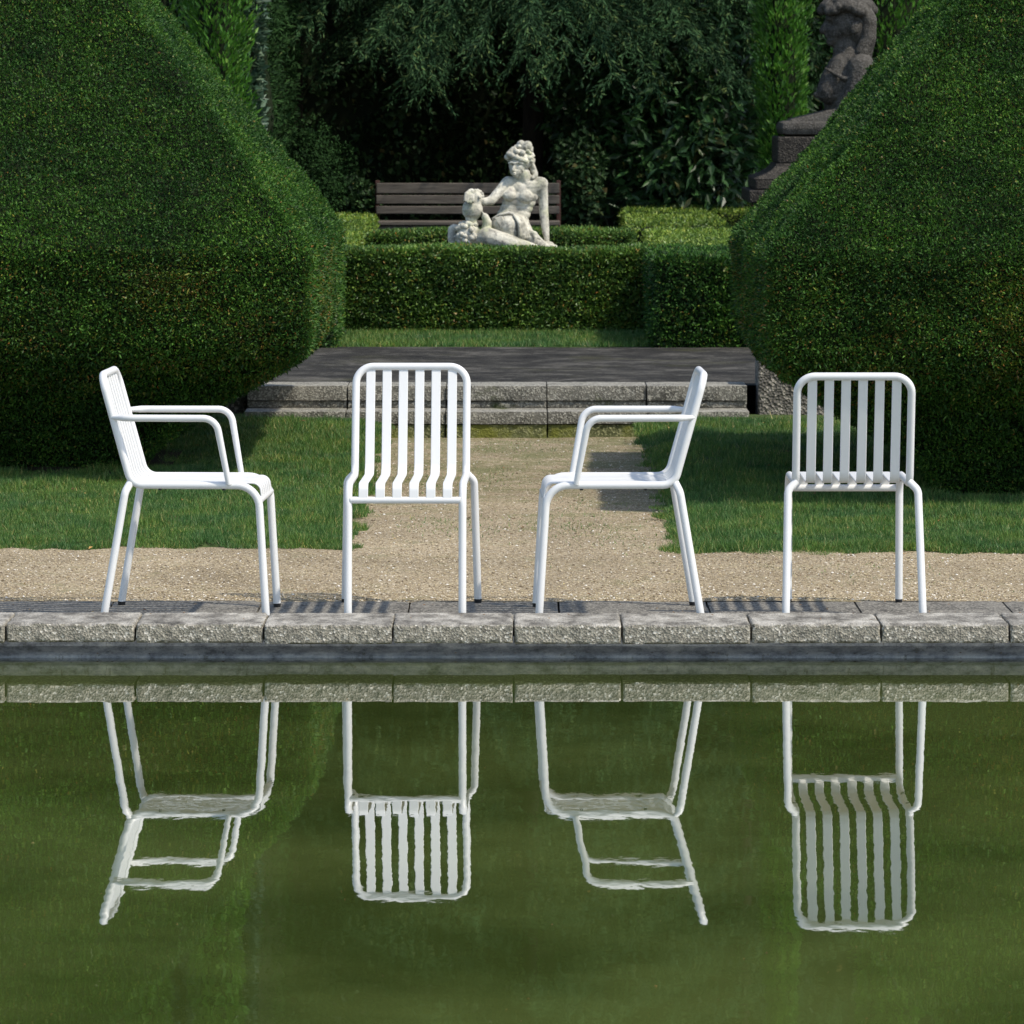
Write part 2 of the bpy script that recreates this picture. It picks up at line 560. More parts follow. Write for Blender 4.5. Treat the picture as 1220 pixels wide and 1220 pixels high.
def fillet(pts, rad, n=8):
    P = [Vector(p) for p in pts]
    out = [P[0]]
    for i in range(1, len(P) - 1):
        r = rad[i - 1]
        a, b = (P[i - 1] - P[i]), (P[i + 1] - P[i])
        la, lb = a.length, b.length
        a.normalize()
        b.normalize()
        ang = a.angle(b)
        if r <= 0 or ang > math.pi - 1e-3:
            out.append(P[i])
            continue
        d = min(r / math.tan(ang / 2), 0.49 * la, 0.49 * lb) if len(P) > 3 else min(r / math.tan(ang / 2), 0.9 * la, 0.9 * lb)
        rr = d * math.tan(ang / 2)
        cen = P[i] + (a + b).normalized() * (rr / math.sin(ang / 2))
        s, e = P[i] + a * d - cen, P[i] + b * d - cen
        for t in range(n + 1):
            om = s.angle(e)
            f = t / n
            out.append(cen + (s * math.sin((1 - f) * om) + e * math.sin(f * om)) / math.sin(om))
    out.append(P[-1])
    return out


def sweep(bm, pts, r, n=14, caps=True):
    """round tube along a polyline; r a number or one radius per point"""
    pts = [Vector(p) for p in pts]
    rs = r if isinstance(r, (list, tuple)) else [r] * len(pts)
    tans = []
    for i in range(len(pts)):
        a = pts[max(i - 1, 0)]
        b = pts[min(i + 1, len(pts) - 1)]
        tans.append((b - a).normalized())
    t0 = tans[0]
    u = t0.orthogonal().normalized()
    rings = []
    for i, p in enumerate(pts):
        if i:
            q = tans[i - 1].rotation_difference(tans[i])
            u = (q @ u)
            u = (u - tans[i] * u.dot(tans[i])).normalized()
        v = tans[i].cross(u)
        rings.append([bm.verts.new(p + (u * math.cos(2 * math.pi * k / n) + v * math.sin(2 * math.pi * k / n)) * rs[i]) for k in range(n)])
    for a, b in zip(rings, rings[1:]):
        for k in range(n):
            bm.faces.new((a[k], a[(k + 1) % n], b[(k + 1) % n], b[k]))
    if caps:
        bm.faces.new(rings[0])
        bm.faces.new(rings[-1])


def strip(bm, pts, x, w, th):
    """flat bent strip following a profile (y,z) with chamfered edges"""
    n = len(pts)
    rings = []
    for i, (y, z) in enumerate(pts):
        a, b = pts[max(i - 1, 0)], pts[min(i + 1, n - 1)]
        t = Vector((b[0] - a[0], b[1] - a[1])).normalized()
        nn = Vector((-t.y, t.x)) * th / 2
        c = min(0.0018, th * 0.3)
        prof = [(-w / 2, -1 + c / th * 2), (-w / 2 + c, -1), (w / 2 - c, -1), (w / 2, -1 + c / th * 2), (w / 2, 1 - c / th * 2), (w / 2 - c, 1), (-w / 2 + c, 1), (-w / 2, 1 - c / th * 2)]
        rings.append([bm.verts.new((x + px, y + nn.x * s, z + nn.y * s)) for px, s in prof])
    for a, b in zip(rings, rings[1:]):
        for k in range(8):
            bm.faces.new((a[k], a[(k + 1) % 8], b[(k + 1) % 8], b[k]))
    bm.faces.new(rings[0])
    bm.faces.new(rings[-1])


# ================================================================== THE SETTING
ZW = -0.114                     # water level
YF = 15.595                     # front face of the pool coping


def sheet(name, rects, z, mat, kind='structure'):
    bm = bmesh.new()
    for (x0, x1, y0, y1) in rects:
        bm.faces.new([bm.verts.new(v) for v in ((x0, y0, z), (x1, y0, z), (x1, y1, z), (x0, y1, z))])
    o = bm_obj(name, bm, mat)
    o['kind'] = kind
    return o


BIG = 220
YB = 15.80
sheet('ground', [(-BIG, BIG, -BIG, 1.2), (-BIG, -9, 1.2, YB), (9, BIG, 1.2, YB), (-BIG, BIG, YB, BIG)], -0.06, SOIL)
tag(bpy.data.objects['ground'], 'dark bare soil that the garden stands on', 'ground', kind='structure')

# pond water: the surface
bm = bmesh.new()
tilt = 0.0
bm.faces.new([bm.verts.new(v) for v in ((-9, 1.2, ZW - (YB - 1.2) * tilt), (9, 1.2, ZW - (YB - 1.2) * tilt), (9, YB, ZW), (-9, YB, ZW))])
tag(bm_obj('pool_water', bm, WATER), 'still murky green pool water mirroring the white chairs', 'water', kind='structure')

# liner wall under the coping, with a soft roll at the water line
bm = bmesh.new()
prof = [(15.80, -0.05), (15.798, -0.082), (15.788, -0.09), (15.765, -0.099), (15.75, -0.107), (15.746, -0.113), (15.746, -0.122), (15.75, -0.3)]
nx = 180
rows = []
for i in range(nx + 1):
    x = -9 + 18 * i / nx
    w = 0.004 * math.sin(x * 7.3) + 0.003 * math.sin(x * 17 + 1)
    rows.append([bm.verts.new((x, y + w * (0.4 if j < 6 else 0), z + (w * 0.5 if 1 < j < 6 else 0))) for j, (y, z) in enumerate(prof)])
for a, b in zip(rows, rows[1:]):
    for j in range(len(prof) - 1):
        bm.faces.new((a[j], b[j], b[j + 1], a[j + 1]))
tag(bm_obj('pool_wall', bm, LINER, smooth=True), 'blue-black rubber liner wall under the overhanging stone pool edge', 'pool wall')
bm = bmesh.new()
for v in (((-9, 1.2, -0.9), (9, 1.2, -0.9), (9, 15.80, -0.9), (-9, 15.80, -0.9)), ((-9, 1.2, -0.9), (-9, 15.80, -0.9), (-9, 15.80, -0.061), (-9, 1.2, -0.061)),
          ((9, 1.2, -0.9), (9, 15.80, -0.9), (9, 15.80, -0.061), (9, 1.2, -0.061)), ((-9, 1.2, -0.9), (9, 1.2, -0.9), (9, 1.2, -0.061), (-9, 1.2, -0.061))):
    bm.faces.new([bm.verts.new(q) for q in v])
tag(bm_obj('pool_bed', bm, SOIL), 'muddy bed under the pool water', 'pool bed', kind='structure')


# coping slabs
def slab(name, x0, x1, y0, y1, z0, z1, mat, parent, rough=0.004, front=0.0, seg=0.012, chip=0.006):
    nx, ny, nz = max(4, int((x1 - x0) / seg)), max(3, int((y1 - y0) / (seg * 2.5))), max(3, int((z1 - z0) / seg) + 1)
    bm = bmesh.new()
    grid = {}

    def gv(i, j, q):
        key = (i, j, q)
        if key not in grid:
            grid[key] = bm.verts.new((x0 + (x1 - x0) * i / nx, y0 + (y1 - y0) * j / ny, z0 + (z1 - z0) * q / nz))
        return grid[key]
    for i in range(nx):
        for j in range(ny):
            bm.faces.new((gv(i, j, nz), gv(i + 1, j, nz), gv(i + 1, j + 1, nz), gv(i, j + 1, nz)))
            bm.faces.new((gv(i, j, 0), gv(i, j + 1, 0), gv(i + 1, j + 1, 0), gv(i + 1, j, 0)))
    for i in range(nx):
        for q in range(nz):
            bm.faces.new((gv(i, 0, q), gv(i + 1, 0, q), gv(i + 1, 0, q + 1), gv(i, 0, q + 1)))
            bm.faces.new((gv(i, ny, q), gv(i, ny, q + 1), gv(i + 1, ny, q + 1), gv(i + 1, ny, q)))
    for j in range(ny):
        for q in range(nz):
            bm.faces.new((gv(0, j, q), gv(0, j, q + 1), gv(0, j + 1, q + 1), gv(0, j + 1, q)))
            bm.faces.new((gv(nx, j, q), gv(nx, j + 1, q), gv(nx, j + 1, q + 1), gv(nx, j, q + 1)))
    keys = list(grid)
    P = np.array([grid[q].co[:] for q in keys])
    n1 = vnoise(P * 38 + 3) * 0.6 + vnoise(P * 90 + 7) * 0.6
    n2 = vnoise(P * 22 + 50)
    n3 = vnoise(P * 55 + 80)
    for q, a, b, c in zip(keys, n1, n2, n3):
        v = grid[q]
        i, j, kk = q
        ef = (j == 0)
        et = (kk == nz)
        eb = (kk == 0)
        ex = (i == 0) or (i == nx)
        d = Vector((0, 0, 0))
        if ef:
            d.y += rough * a + front
        if et:
            d.z += rough * 0.18 * b
        k_edges = int(ef) + int(et or eb) + int(ex)
        if k_edges >= 2:
            m = chip * (0.55 + 0.5 * c)
            if ef:
                d.y += m
            if et:
                d.z -= m * 0.8
            if eb and ef:
                d.z += m * 0.8
            if ex:
                d.x += m * (0.6 if i == 0 else -0.6)
        v.co += d
    return bm_obj(name, bm, mat, parent, smooth=True)


cop = thing('pool_coping', 'weathered grey stone slab edge along the far side of the pool', 'pool edge', (0, YF, 0))
jx = [6, 161, 314, 468, 612, 741, 895, 1050, 1203]
xs = [(p - 610) / 371.9 for p in jx]
xs = [xs[0] - 0.415 * q for q in range(8, 0, -1)] + xs + [xs[-1] + 0.415 * q for q in range(1, 9)]
for a, b in zip(xs, xs[1:]):
    dz = random.uniform(-0.003, 0.003)
    near = abs((a + b) / 2) < 2.2
    o = slab('edge_slab', a + 0.002, b - 0.002, YF + random.uniform(-0.006, 0.006), 15.925, -0.0515 + dz, 0.012 + dz * 0.4, COPING, None,
             rough=0.0035, seg=0.008 if near else 0.03, chip=0.007)
    o.data.transform(Matrix.Translation((0, -YF, 0)))
    o.parent = cop
x = -4.6
off = (305 - 610) / 360
xb = [off + 0.502 * q for q in range(-8, 12)]
for a, b in zip(xb, xb[1:]):
    o = slab('paving_slab', a + 0.002, b - 0.002, 15.928, 16.52 + random.uniform(-0.01, 0.01), -0.06, -0.012 + random.uniform(-0.0015, 0.0), COPING_D, None, rough=0.001, seg=0.03, chip=0.004)
    o.data.transform(Matrix.Translation((0, -YF, 0)))
    o.parent = cop

# gravel
PX0, PX1 = -0.64, 0.64
YL, YR = 18.42, 18.2


def lawnz(Y):
    t = np.clip((Y - 18.3) / 5.9, 0, 1)
    return 0.002 + 0.085 * t * t * (3 - 2 * t)


def grid_sheet(name, x0, x1, y0, y1, zf, mat, step=0.12, smooth=True):
    nx, ny = max(2, int((x1 - x0) / step)), max(2, int((y1 - y0) / step))
    X, Y = np.meshgrid(np.linspace(x0, x1, nx + 1), np.linspace(y0, y1, ny + 1))
    X, Y = X.ravel(), Y.ravel()
    V = np.stack([X, Y, zf(X, Y)], 1)
    i, j = np.meshgrid(np.arange(nx), np.arange(ny))
    a = (j * (nx + 1) + i).ravel()
    F = np.stack([a, a + 1, a + nx + 2, a + nx + 1], 1)
    return link(name, mesh_np(name, V, [F], [mat], None, smooth))


def pathz(X, Y):
    P = np.stack([X, Y, 0 * X], 1)
    return -0.012 + 0.005 * vnoise(P * 1.3) + 0.004 * vnoise(P * 5) + 0.0 * X


g = grid_sheet('gravel_path', -8, 8, 16.5, 24.4, pathz, GRAVEL, 0.1)
tag(g, 'pale tan gravel path beside the pool and up to the steps', 'path', kind='structure')

# loose pebbles
n = 42000
u = rng.random(n)
Y = 16.53 + (24.1 - 16.53) * u ** 1.6
hw = 610 / FPX * Y + 0.15
X = (rng.random(n) * 2 - 1) * hw
keep = (Y < 18.3) | (np.abs(X) < 0.62)
X, Y = X[keep], Y[keep]
n = len(X)
Z = pathz(X, Y)
oct_v = np.array([(1, 0, 0), (0, 1, 0), (-1, 0, 0), (0, -1, 0), (0, 0, 1), (0, 0, -1), ], float)
oct_f = np.array([(0, 1, 4), (1, 2, 4), (2, 3, 4), (3, 0, 4), (1, 0, 5), (2, 1, 5), (3, 2, 5), (0, 3, 5)])
sz = 0.0019 + 0.0034 * rng.random(n) ** 2.5
ang = rng.random(n) * 6.283
V = oct_v[None] * (0.7 + 0.6 * rng.random((n, 6, 1))) * sz[:, None, None] * np.array([1.25, 1, 0.7])
ca, sa = np.cos(ang)[:, None], np.sin(ang)[:, None]
V = np.stack([V[..., 0] * ca - V[..., 1] * sa, V[..., 0] * sa + V[..., 1] * ca, V[..., 2]], -1) + np.stack([X, Y, Z + sz * 0.3], 1)[:, None]
F = (oct_f[None] + (np.arange(n) * 6)[:, None, None]).reshape(-1, 3)
tag(link('gravel', mesh_np('gravel', V.reshape(-1, 3), [F], [PEBBLE])), 'loose tan and white pebbles over the gravel path', 'gravel', kind='stuff')

# lawns
sheet('outer_lawn', [(-40, -4.19, YL, 24.45), (4.19, 40, YR, 24.45)], 0.0, TURF)
tag(bpy.data.objects['outer_lawn'], 'green lawn continuing past both pyramid hedges', 'lawn', kind='structure')
for nm, x0, x1, y0, lab in (('lawn', -8, PX0 - 0.03, YL, 'short green lawn to the left of the gravel path'), ('lawn', PX1 + 0.03, 8, YR, 'short green lawn to the right of the gravel path')):
    o = grid_sheet(nm, max(x0, -4.2), min(x1, 4.2), y0, 24.45, lambda X, Y: lawnz(Y) + 0.006 * vnoise(np.stack([X, Y, X * 0], 1) * 2.5) - 0.03 * np.clip(1 - np.minimum(Y - y0 - 0.02, np.abs(X) - 0.68) / 0.05, 0, 1), TURF, 0.05)
    tag(o, lab, 'lawn', kind='structure')


def blades(X, Y, Z, L, W, lean=0.55):
    n = len(X)
    P = np.stack([X, Y, Z], 1)
    a = rng.random(n) * 6.283
    S = np.stack([np.cos(a), np.sin(a), 0 * a], 1)
    D = nrm(np.stack([rng.normal(size=n) * lean, rng.normal(size=n) * lean, np.ones(n)], 1))
    V = np.stack([P - S * W[:, None] / 2, P + S * W[:, None] / 2, P + D * L[:, None]], 1).reshape(-1, 3)
    return V, np.arange(3 * n).reshape(n, 3)


def soil_mask(X, Y, side):
    w = 0.22 * vnoise(np.stack([X * 3, Y * 2, X * 0 + 4], 1))
    if side < 0:
        return (X < -1.62 + w * 0.6) & (Y > 21.35 + w) & (Y < 24.0 + w)
    return (X > 1.85 + w * 0.6) & (Y > 20.3 + w) & (Y < 21.9 + w)


n = 300000
pl = Pile()
for side, y0 in ((-1, YL), (1, YR)):
    u = rng.random(n)
    Y = y0 - 0.12 + (24.1 - y0) * u ** 1.35
    hw = 610 / FPX * Y + 0.5
    X = side * (0.54 + (hw - 0.54) * rng.random(n))
    edge = 0.05 * vnoise(np.stack([X * 6, Y * 0, X * 0 + side], 1)) + 0.05 * vnoise(np.stack([X * 19, Y * 0, X * 0 + side], 1)) - 0.03
    edgex = 0.04 * vnoise(np.stack([Y * 0, Y * 5, X * 0 + side], 1)) + 0.035 * vnoise(np.stack([Y * 0, Y * 16, X * 0 + side], 1)) - 0.03
    thin = vnoise(np.stack([X * 3, Y * 1.6, X * 0 + 9], 1))
    keep = (Y > y0 + edge) & (np.abs(X) > 0.63 + (0.03 if side < 0 else 0.0) * np.clip((21 - Y) / 2, 0, 1) + edgex) & ~soil_mask(X, Y, side) & (rng.random(n) < 0.86 + 0.3 * thin)
    X2, Y2 = X[keep], Y[keep]
    Z = lawnz(Y2) + 0.006 * vnoise(np.stack([X2, Y2, X2 * 0], 1) * 2.5) - 0.003
    Z = Z - 0.016 * np.clip(1 - np.minimum(Y2 - y0, np.abs(X2) - 0.64) / 0.06, 0, 1)
    m = len(X2)
    clump = vnoise(np.stack([X2 * 11, Y2 * 6, X2 * 0 + 2], 1)) + 0.6 * vnoise(np.stack([X2 * 3, Y2 * 2, X2 * 0 + 22], 1))
    L = (0.016 + 0.019 * rng.random(m)) * (1 + 0.5 * clump) + (rng.random(m) < 0.012) * 0.03
    V, F = blades(X2, Y2, Z, L, 0.0028 + 0.002 * rng.random(m), 0.5)
    pl.add(V, F)
# weeds in the path
for (px, py, rx, n2, dens) in ((505, 572, 0.3, 260, 1), (690, 625, 0.2, 330, 1), (600, 625, 0.25, 200, 1), (560, 565, 0.3, 260, 1), (740, 640, 0.3, 160, 1), (480, 560, 0.2, 120, 1), (520, 622, 0.2, 220, 1), (620, 530, 0.35, 300, 1), (700, 600, 0.25, 150, 1), (1120, 690, 0.35, 60, 1), (1000, 670, 0.3, 70, 1)):
    Yc = FPX * CAMZ / (py - HOR)
    Xc = (px - 610) * Yc / FPX
    X = Xc + rng.normal(size=n2) * rx * 0.5
    Y = Yc + rng.normal(size=n2) * rx * 1.2
    V, F = blades(X, Y, pathz(X, Y) - 0.002, 0.008 + 0.016 * rng.random(n2), 0.003 + 0.002 * rng.random(n2), 0.9)
    pl.add(V, F)
# grass strip on the terrace level
n = 45000
X = -1.35 + 2.6 * rng.random(n)
Y = 28.15 + 1.75 * rng.random(n)
V, F = blades(X, Y, 0.222 + 0 * X, 0.02 + 0.025 * rng.random(n), 0.004 + 0.003 * rng.random(n), 0.5)
pl.add(V, F)
tag(link('grass', pl.mesh('grass', [GRASS])), 'short green grass blades of the lawns', 'grass', kind='stuff')

# scattered dead leaves and twigs
k = M('dead_leaf', 0.7, 0.3)
g = k.n('ShaderNodeNewGeometry')
k.color(k.ramp(g.outputs['Random Per Island'], [(0, (0.06, 0.03, 0.015)), (0.5, (0.2, 0.1, 0.035)), (0.85, (0.34, 0.2, 0.06)), (1, (0.4, 0.34, 0.16))]))
pl = Pile()


def litter(X, Y, Z, L):
    n_ = len(X)
    a = rng.random(n_) * 6.283
    D = nrm(np.stack([np.cos(a), np.sin(a), 0.15 * rng.normal(size=n_)], 1))
    V, F = leaf_verts(np.stack([X, Y, Z], 1), D, L * (0.6 + 0.8 * rng.random(n_)), L * 0.5 * (0.5 + 0.8 * rng.random(n_)), np.tile([0, 0, 1.0], (n_, 1)), 0.35, 0.3)
    pl.add(V, F)


m = 160
Y = 16.6 + 7.3 * rng.random(m)
X = (rng.random(m) * 2 - 1) * 1.9
onl = (np.abs(X) > 0.66) & (Y > 18.5)
litter(X, Y, np.where(onl, lawnz(Y) + 0.022, pathz(X, Y) + 0.005), 0.02)
m = 40
litter((rng.random(m) * 2 - 1) * 1.8, 15.95 + 0.55 * rng.random(m), np.full(m, -0.009), 0.013)
m = 26
litter((rng.random(m) * 2 - 1) * 1.8, 15.64 + 0.26 * rng.random(m), np.full(m, 0.0165), 0.012)
m = 60
litter((rng.random(m) * 2 - 1) * 1.75, 15.755 + 0.02 * rng.random(m), np.full(m, -0.1005), 0.011)
m = 130
Yw = 9.6 + 6.1 * rng.random(m) ** 1.3
litter((rng.random(m) * 2 - 1) * 1.8, Yw, np.full(m, ZW + 0.0012), 0.006)
tag(link('leaf_litter', pl.mesh('leaf_litter', [k.m])), 'small brown dead leaves scattered over gravel, lawn, stone and water', 'leaf litter', kind='stuff')

# soil beds under the two pyramid hedges
for x0, x1, y0, y1, lab in ((-6, -1.5, 21.1, 24.3, 'bare dark soil under the left pyramid hedge'), (1.75, 6, 20.1, 22.2, 'bare dark soil under the right pyramid hedge')):
    o = grid_sheet('soil_bed', x0, x1, y0, y1, lambda X, Y: lawnz(Y) + 0.006 + 0.012 * vnoise(np.stack([X * 5, Y * 5, X * 0], 1)), SOIL, 0.08)
    tag(o, lab, 'soil', kind='structure')

# upper level ground and terrace
ZP = 0.217
sheet('upper_ground', [(-40, 40, 24.72, 90)], ZP - 0.012, SOIL)
tag(bpy.data.objects['upper_ground'], 'dark soil of the raised garden level', 'ground', kind='structure')
sheet('upper_lawn', [(-1.4, 1.3, 28.12, 29.95)], ZP - 0.002, TURF)
tag(bpy.data.objects['upper_lawn'], 'narrow green grass strip between terrace and clipped hedge', 'lawn', kind='structure')
tr = grid_sheet('terrace', -1.36, 1.5, 24.62, 28.14, lambda X, Y: ZP + 0.002 + 0.006 * vnoise(np.stack([X * 2, Y * 2, X * 0], 1)), SLATE, 0.1)
tag(tr, 'dark slate terrace above the stone steps', 'terrace', kind='structure')

# stone steps
st = thing('stone_steps', 'two mossy grey stone steps at the end of the gravel path', 'steps', (0, 24.15, 0))
SB = 24.15


def step_part(nm, x0, x1, y0, y1, z0, z1, mat, seg=0.02, chip=0.0035):
    o = slab(nm, x0, x1, y0, y1, z0, z1, mat, None, rough=0.006, seg=seg, chip=chip)
    o.data.transform(Matrix.Translation((0, -SB, 0)))
    o.parent = st
    return o


jn = [-1.33, -0.825, -0.33, 0.175, 0.675, 1.18]
for a, b in zip(jn, jn[1:]):
    d = random.uniform(-0.008, 0.008)
    step_part('lower_riser', a + 0.003, b - 0.003, 24.158 + d, 24.45, -0.06, 0.052, STEPG)
    step_part('lower_tread', a + 0.002, b - 0.002, 24.15 + d, 24.45, 0.054, 0.117, STEP)
    step_part('upper_riser', a + 0.003, b - 0.003, 24.412 + d, 24.7, 0.118, 0.152, STEP)
    step_part('upper_tread', a + 0.002, b - 0.002, 24.4 + d, 24.72, 0.154, ZP + 0.012, STEP)

bm = bmesh.new()
bm_box(bm, -6, -1.34, 24.5, 24.74, -0.1, 0.245, 0.01)
tag(bm_obj('retaining_wall', bm, WALLST), 'low rough grey retaining wall left of the steps, under the left hedge', 'wall')
bm = bmesh.new()
bm_box(bm, 1.235, 6, 24.42, 24.74, -0.1, 0.47, 0.01)
tag(bm_obj('retaining_wall', bm, WALLST), 'taller rough grey retaining wall right of the steps, behind the right hedge', 'wall')


# ================================================================== CHAIRS
def prof_y(u):
    return 0.264 - u            # forward is local -Y


TR = 0.0128


def make_chair(name, label, group, arms):
    t = thing(name, label, 'chair', group=group)
    half = [(0.1875, prof_y(0.529), 0.012), (0.1875, prof_y(0.503), 0.438), (0.1875, prof_y(0.086), 0.438), (0.1875, prof_y(-0.014), 0.797)]
    full = half + [(-a, b, c) for a, b, c in reversed(half)]
    path = fillet(full, [0.075, 0.05, 0.058, 0.058, 0.05, 0.075], 10)
    # cut the front legs off the loop at z = 0.34
    zc = 0.34

    def lerp_at(p, q):
        f = (zc - p.z) / (q.z - p.z)
        return p.lerp(q, f)
    body = [lerp_at(path[0], path[1])] + path[1:-1] + [lerp_at(path[-1], path[-2])]
    bm = bmesh.new()
    sweep(bm, body, TR, 16)
    bm_obj('frame', bm, WHITE, t, True)
    for s in (0, -1):
        e = path[s]
        q = body[s]
        bm = bmesh.new()
        sweep(bm, [q, e], TR, 16)
        lg = bm_obj('leg', bm, WHITE, t, True)
        bm = bmesh.new()
        sweep(bm, [e, e - Vector((0, 0, 0.012))], [TR * 0.98, TR * 0.9], 16)
        bm_obj('foot_cap', bm, BLACK, lg, True)
    for s in (1, -1):
        pth = fillet([(s * 0.186, prof_y(0.082), 0.445), (s * 0.214, prof_y(0.068), 0.417), (s * 0.2245, prof_y(0.0), 0.012)], [0.035], 8)
        bm = bmesh.new()
        sweep(bm, pth, TR, 16)
        lg = bm_obj('leg', bm, WHITE, t, True)
        bm = bmesh.new()
        sweep(bm, [pth[-1], pth[-1] - Vector((0, 0, 0.012))], [TR * 1.06, TR * 0.95], 16)
        bm_obj('foot_cap', bm, BLACK, lg, True)
    for u, z, r in ((0.507, 0.389, 0.0115),):
        bm = bmesh.new()
        sweep(bm, [(-0.181, prof_y(u), z), (0.181, prof_y(u), z)], r, 14)
        bm_obj('crossbar', bm, WHITE, t, True)
    sp = fillet([(0, prof_y(-0.012), 0.79), (0, prof_y(0.086), 0.440), (0, prof_y(0.505), 0.443), (0, prof_y(0.512), 0.395)], [0.05, 0.06], 9)
    for q in range(6):
        bm = bmesh.new()
        strip(bm, [(p.y, p.z) for p in sp], (q - 2.5) * 0.0553, 0.031, 0.006)
        bm_obj('slat', bm, WHITE, t, True)
    for s in (1, -1):
        for u in (0.18, 0.39):
            bm = bmesh.new()
            sweep(bm, [(s * 0.1875, prof_y(u), 0.4285), (s * 0.1875, prof_y(u), 0.4215)], 0.006, 10)
            bm_obj('glide', bm, BLACK, t, True)
    if arms:
        for s in (1, -1):
            z = 0.66
            pth = fillet([(s * 0.193, prof_y(0.022), z), (s * 0.222, prof_y(0.075), z), (s * 0.228, prof_y(0.368), z), (s * 0.2, prof_y(0.408), 0.442)], [0.09, 0.05], 9)
            rad = [0.0075] + [0.0105 + 0.0005 * min(i, 2) for i in range(len(pth) - 2)] + [0.0095]
            bm = bmesh.new()
            sweep(bm, pth, rad, 14)
            bm_obj('armrest', bm, WHITE, t, True)
    return t


def dup(root, label):
    r = root.copy()
    COL.objects.link(r)
    r['label'] = label
    for ch in list(root.children):
        c = ch.copy()
        COL.objects.link(c)
        c.parent = r
        for g in list(ch.children):
            d = g.copy()
            COL.objects.link(d)
            d.parent = c
    return r


arm1 = make_chair('garden_armchair', 'white metal slatted armchair facing right, standing first in the row', 'white chairs lined up on the pool edge', True)
arm2 = dup(arm1, 'white metal slatted armchair facing left, between the two armless chairs')
side1 = make_chair('garden_chair', 'white armless slatted metal chair facing the pool', 'white chairs lined up on the pool edge', False)
side2 = dup(side1, 'white armless slatted metal chair turned with its back to the pool')
ZPV = -0.0125
arm1.location = (-1.062, 15.95 + 0.21, ZPV)
arm1.rotation_euler = (0, 0, R(87.2))
arm2.location = (0.350, 15.95 + 0.21, ZPV)
arm2.rotation_euler = (0, 0, R(-88.8))
side1.location = (-0.345, 15.95 + 0.264, ZPV)
side1.rotation_euler = (0, 0, R(-1.1))
side2.location = (1.122, 15.95 + 0.264, ZPV)
side2.rotation_euler = (0, 0, R(180))


# ================================================================== PYRAMID HEDGES
def pyramid_hedge(name, label, cx, cy, hx, hy, zt, n, base_in, face_dir):
    rings = []
    prof = [(-0.02, 1 - base_in), (0.12, 1 - base_in * 0.88), (0.28, 1 - base_in * 0.62), (0.42, 1 - base_in * 0.34), (0.53, 1 - base_in * 0.12), (0.6, 1 - base_in * 0.03),
            (0.66, 1.0), (0.8, 1.0), (0.92, 1.0), (1.04, 1.0), (1.085, 0.985)]
    top = 1.08
    for q in range(1, 15):
        t = q / 15
        prof.append((top + (zt - top) * t, 0.985 * (1 - t) + 0.01))
    prof.append((zt, 0.02))
    for z, f in prof:
        rings.append(rrect(cx, cy, hx * f, hy * f, 0.045 * max(f, 0.1), z, 24, 4))
    V, F, T = loft(rings)

    def weight(c, nn):
        front = np.clip(-nn[:, 1], 0, 1)
        side = np.clip(nn[:, 0] * face_dir, 0, 1)
        w = 0.12 + front * 1.0 + side * 0.7
        vis = (np.abs(c[:, 0]) < c[:, 1] * 610 / FPX + 0.35) & (c[:, 2] < 2.3)
        return np.where(vis, w, w * 0.34)

    def brown(P, N):
        band = np.clip((1.06 - P[:, 2]) / 0.12, 0, 1) * np.clip((P[:, 2] - 0.35) / 0.2, 0, 1)
        spots = np.clip(vnoise(P * 4.5 + 3) + 0.25, 0, 1)
        return 0.025 + band * (0.14 + 0.55 * spots)
    pl = Pile()
    clipped(pl, V, F, T, n, 0.0145, 0.007, amp=0.026, weight=weight, brown=brown, out=0.7, deep=0.03)
    # stray longer shoots on the vertical band
    P, N = sample(V, F, T, 5000, lambda c, nn: weight(c, nn) * ((c[:, 2] > 0.3) & (c[:, 2] < 1.1)))
    D = nrm(N * 0.8 + runit(len(P)) * 0.8)
    VV, FF = leaf_verts(P, D, 0.02 + 0.012 * rng.random(len(P)), 0.008)
    pl.add(VV, FF, 1)
    return tag(link(name, pl.mesh(name, [HULL, YEW, YEWB])), label, 'hedge', 'yew hedges clipped into pyramids')


pyramid_hedge('pyramid_hedge', 'huge clipped yew pyramid behind the armchair facing right', -0.847 - 1.85, 20.63 + 1.85, 1.85, 1.85, 3.36, 480000, 0.46, 1)
pyramid_hedge('pyramid_hedge', 'huge clipped yew pyramid behind the chair with its back to the pool', 1.03 + 1.75, 19.7 + 1.55, 1.75, 1.55, 3.16, 470000, 0.46, -1)


# ================================================================== BOX HEDGES
def box_hedge(label, rects, z1, n, L=0.026, W=0.013, mats=None, z0=0.2, name='box_hedge', amp=0.018):
    pl = Pile()
    tot = sum((x1 - x0) * (y1 - y0) + 1.0 * (z1 - z0) * ((x1 - x0) + (y1 - y0)) for x0, x1, y0, y1 in rects)
    for (x0, x1, y0, y1) in rects:
        V, F, T = box_block(x0, x1, y0, y1, z0, z1, 0.045)
        a = (x1 - x0) * (y1 - y0) + 1.0 * (z1 - z0) * ((x1 - x0) + (y1 - y0))

        def brown(P, N):
            return 0.04 + 0.22 * np.clip(vnoise(P * 5) + 0.1, 0, 1) * (np.abs(N[:, 2]) < 0.5)
        clipped(pl, V, F, T, int(n * a / tot), L, W, amp=amp, out=0.6, deep=0.03, brown=brown,
                weight=lambda c, nn: 0.15 + np.clip(-nn[:, 1], 0, 1) + np.clip(nn[:, 2], 0, 1) * 0.9 + np.abs(nn[:, 0]) * 0.4)
    return tag(link(name, pl.mesh(name, mats or [HULL, BOX, YEWB])), label, 'hedge', 'low clipped box hedges')


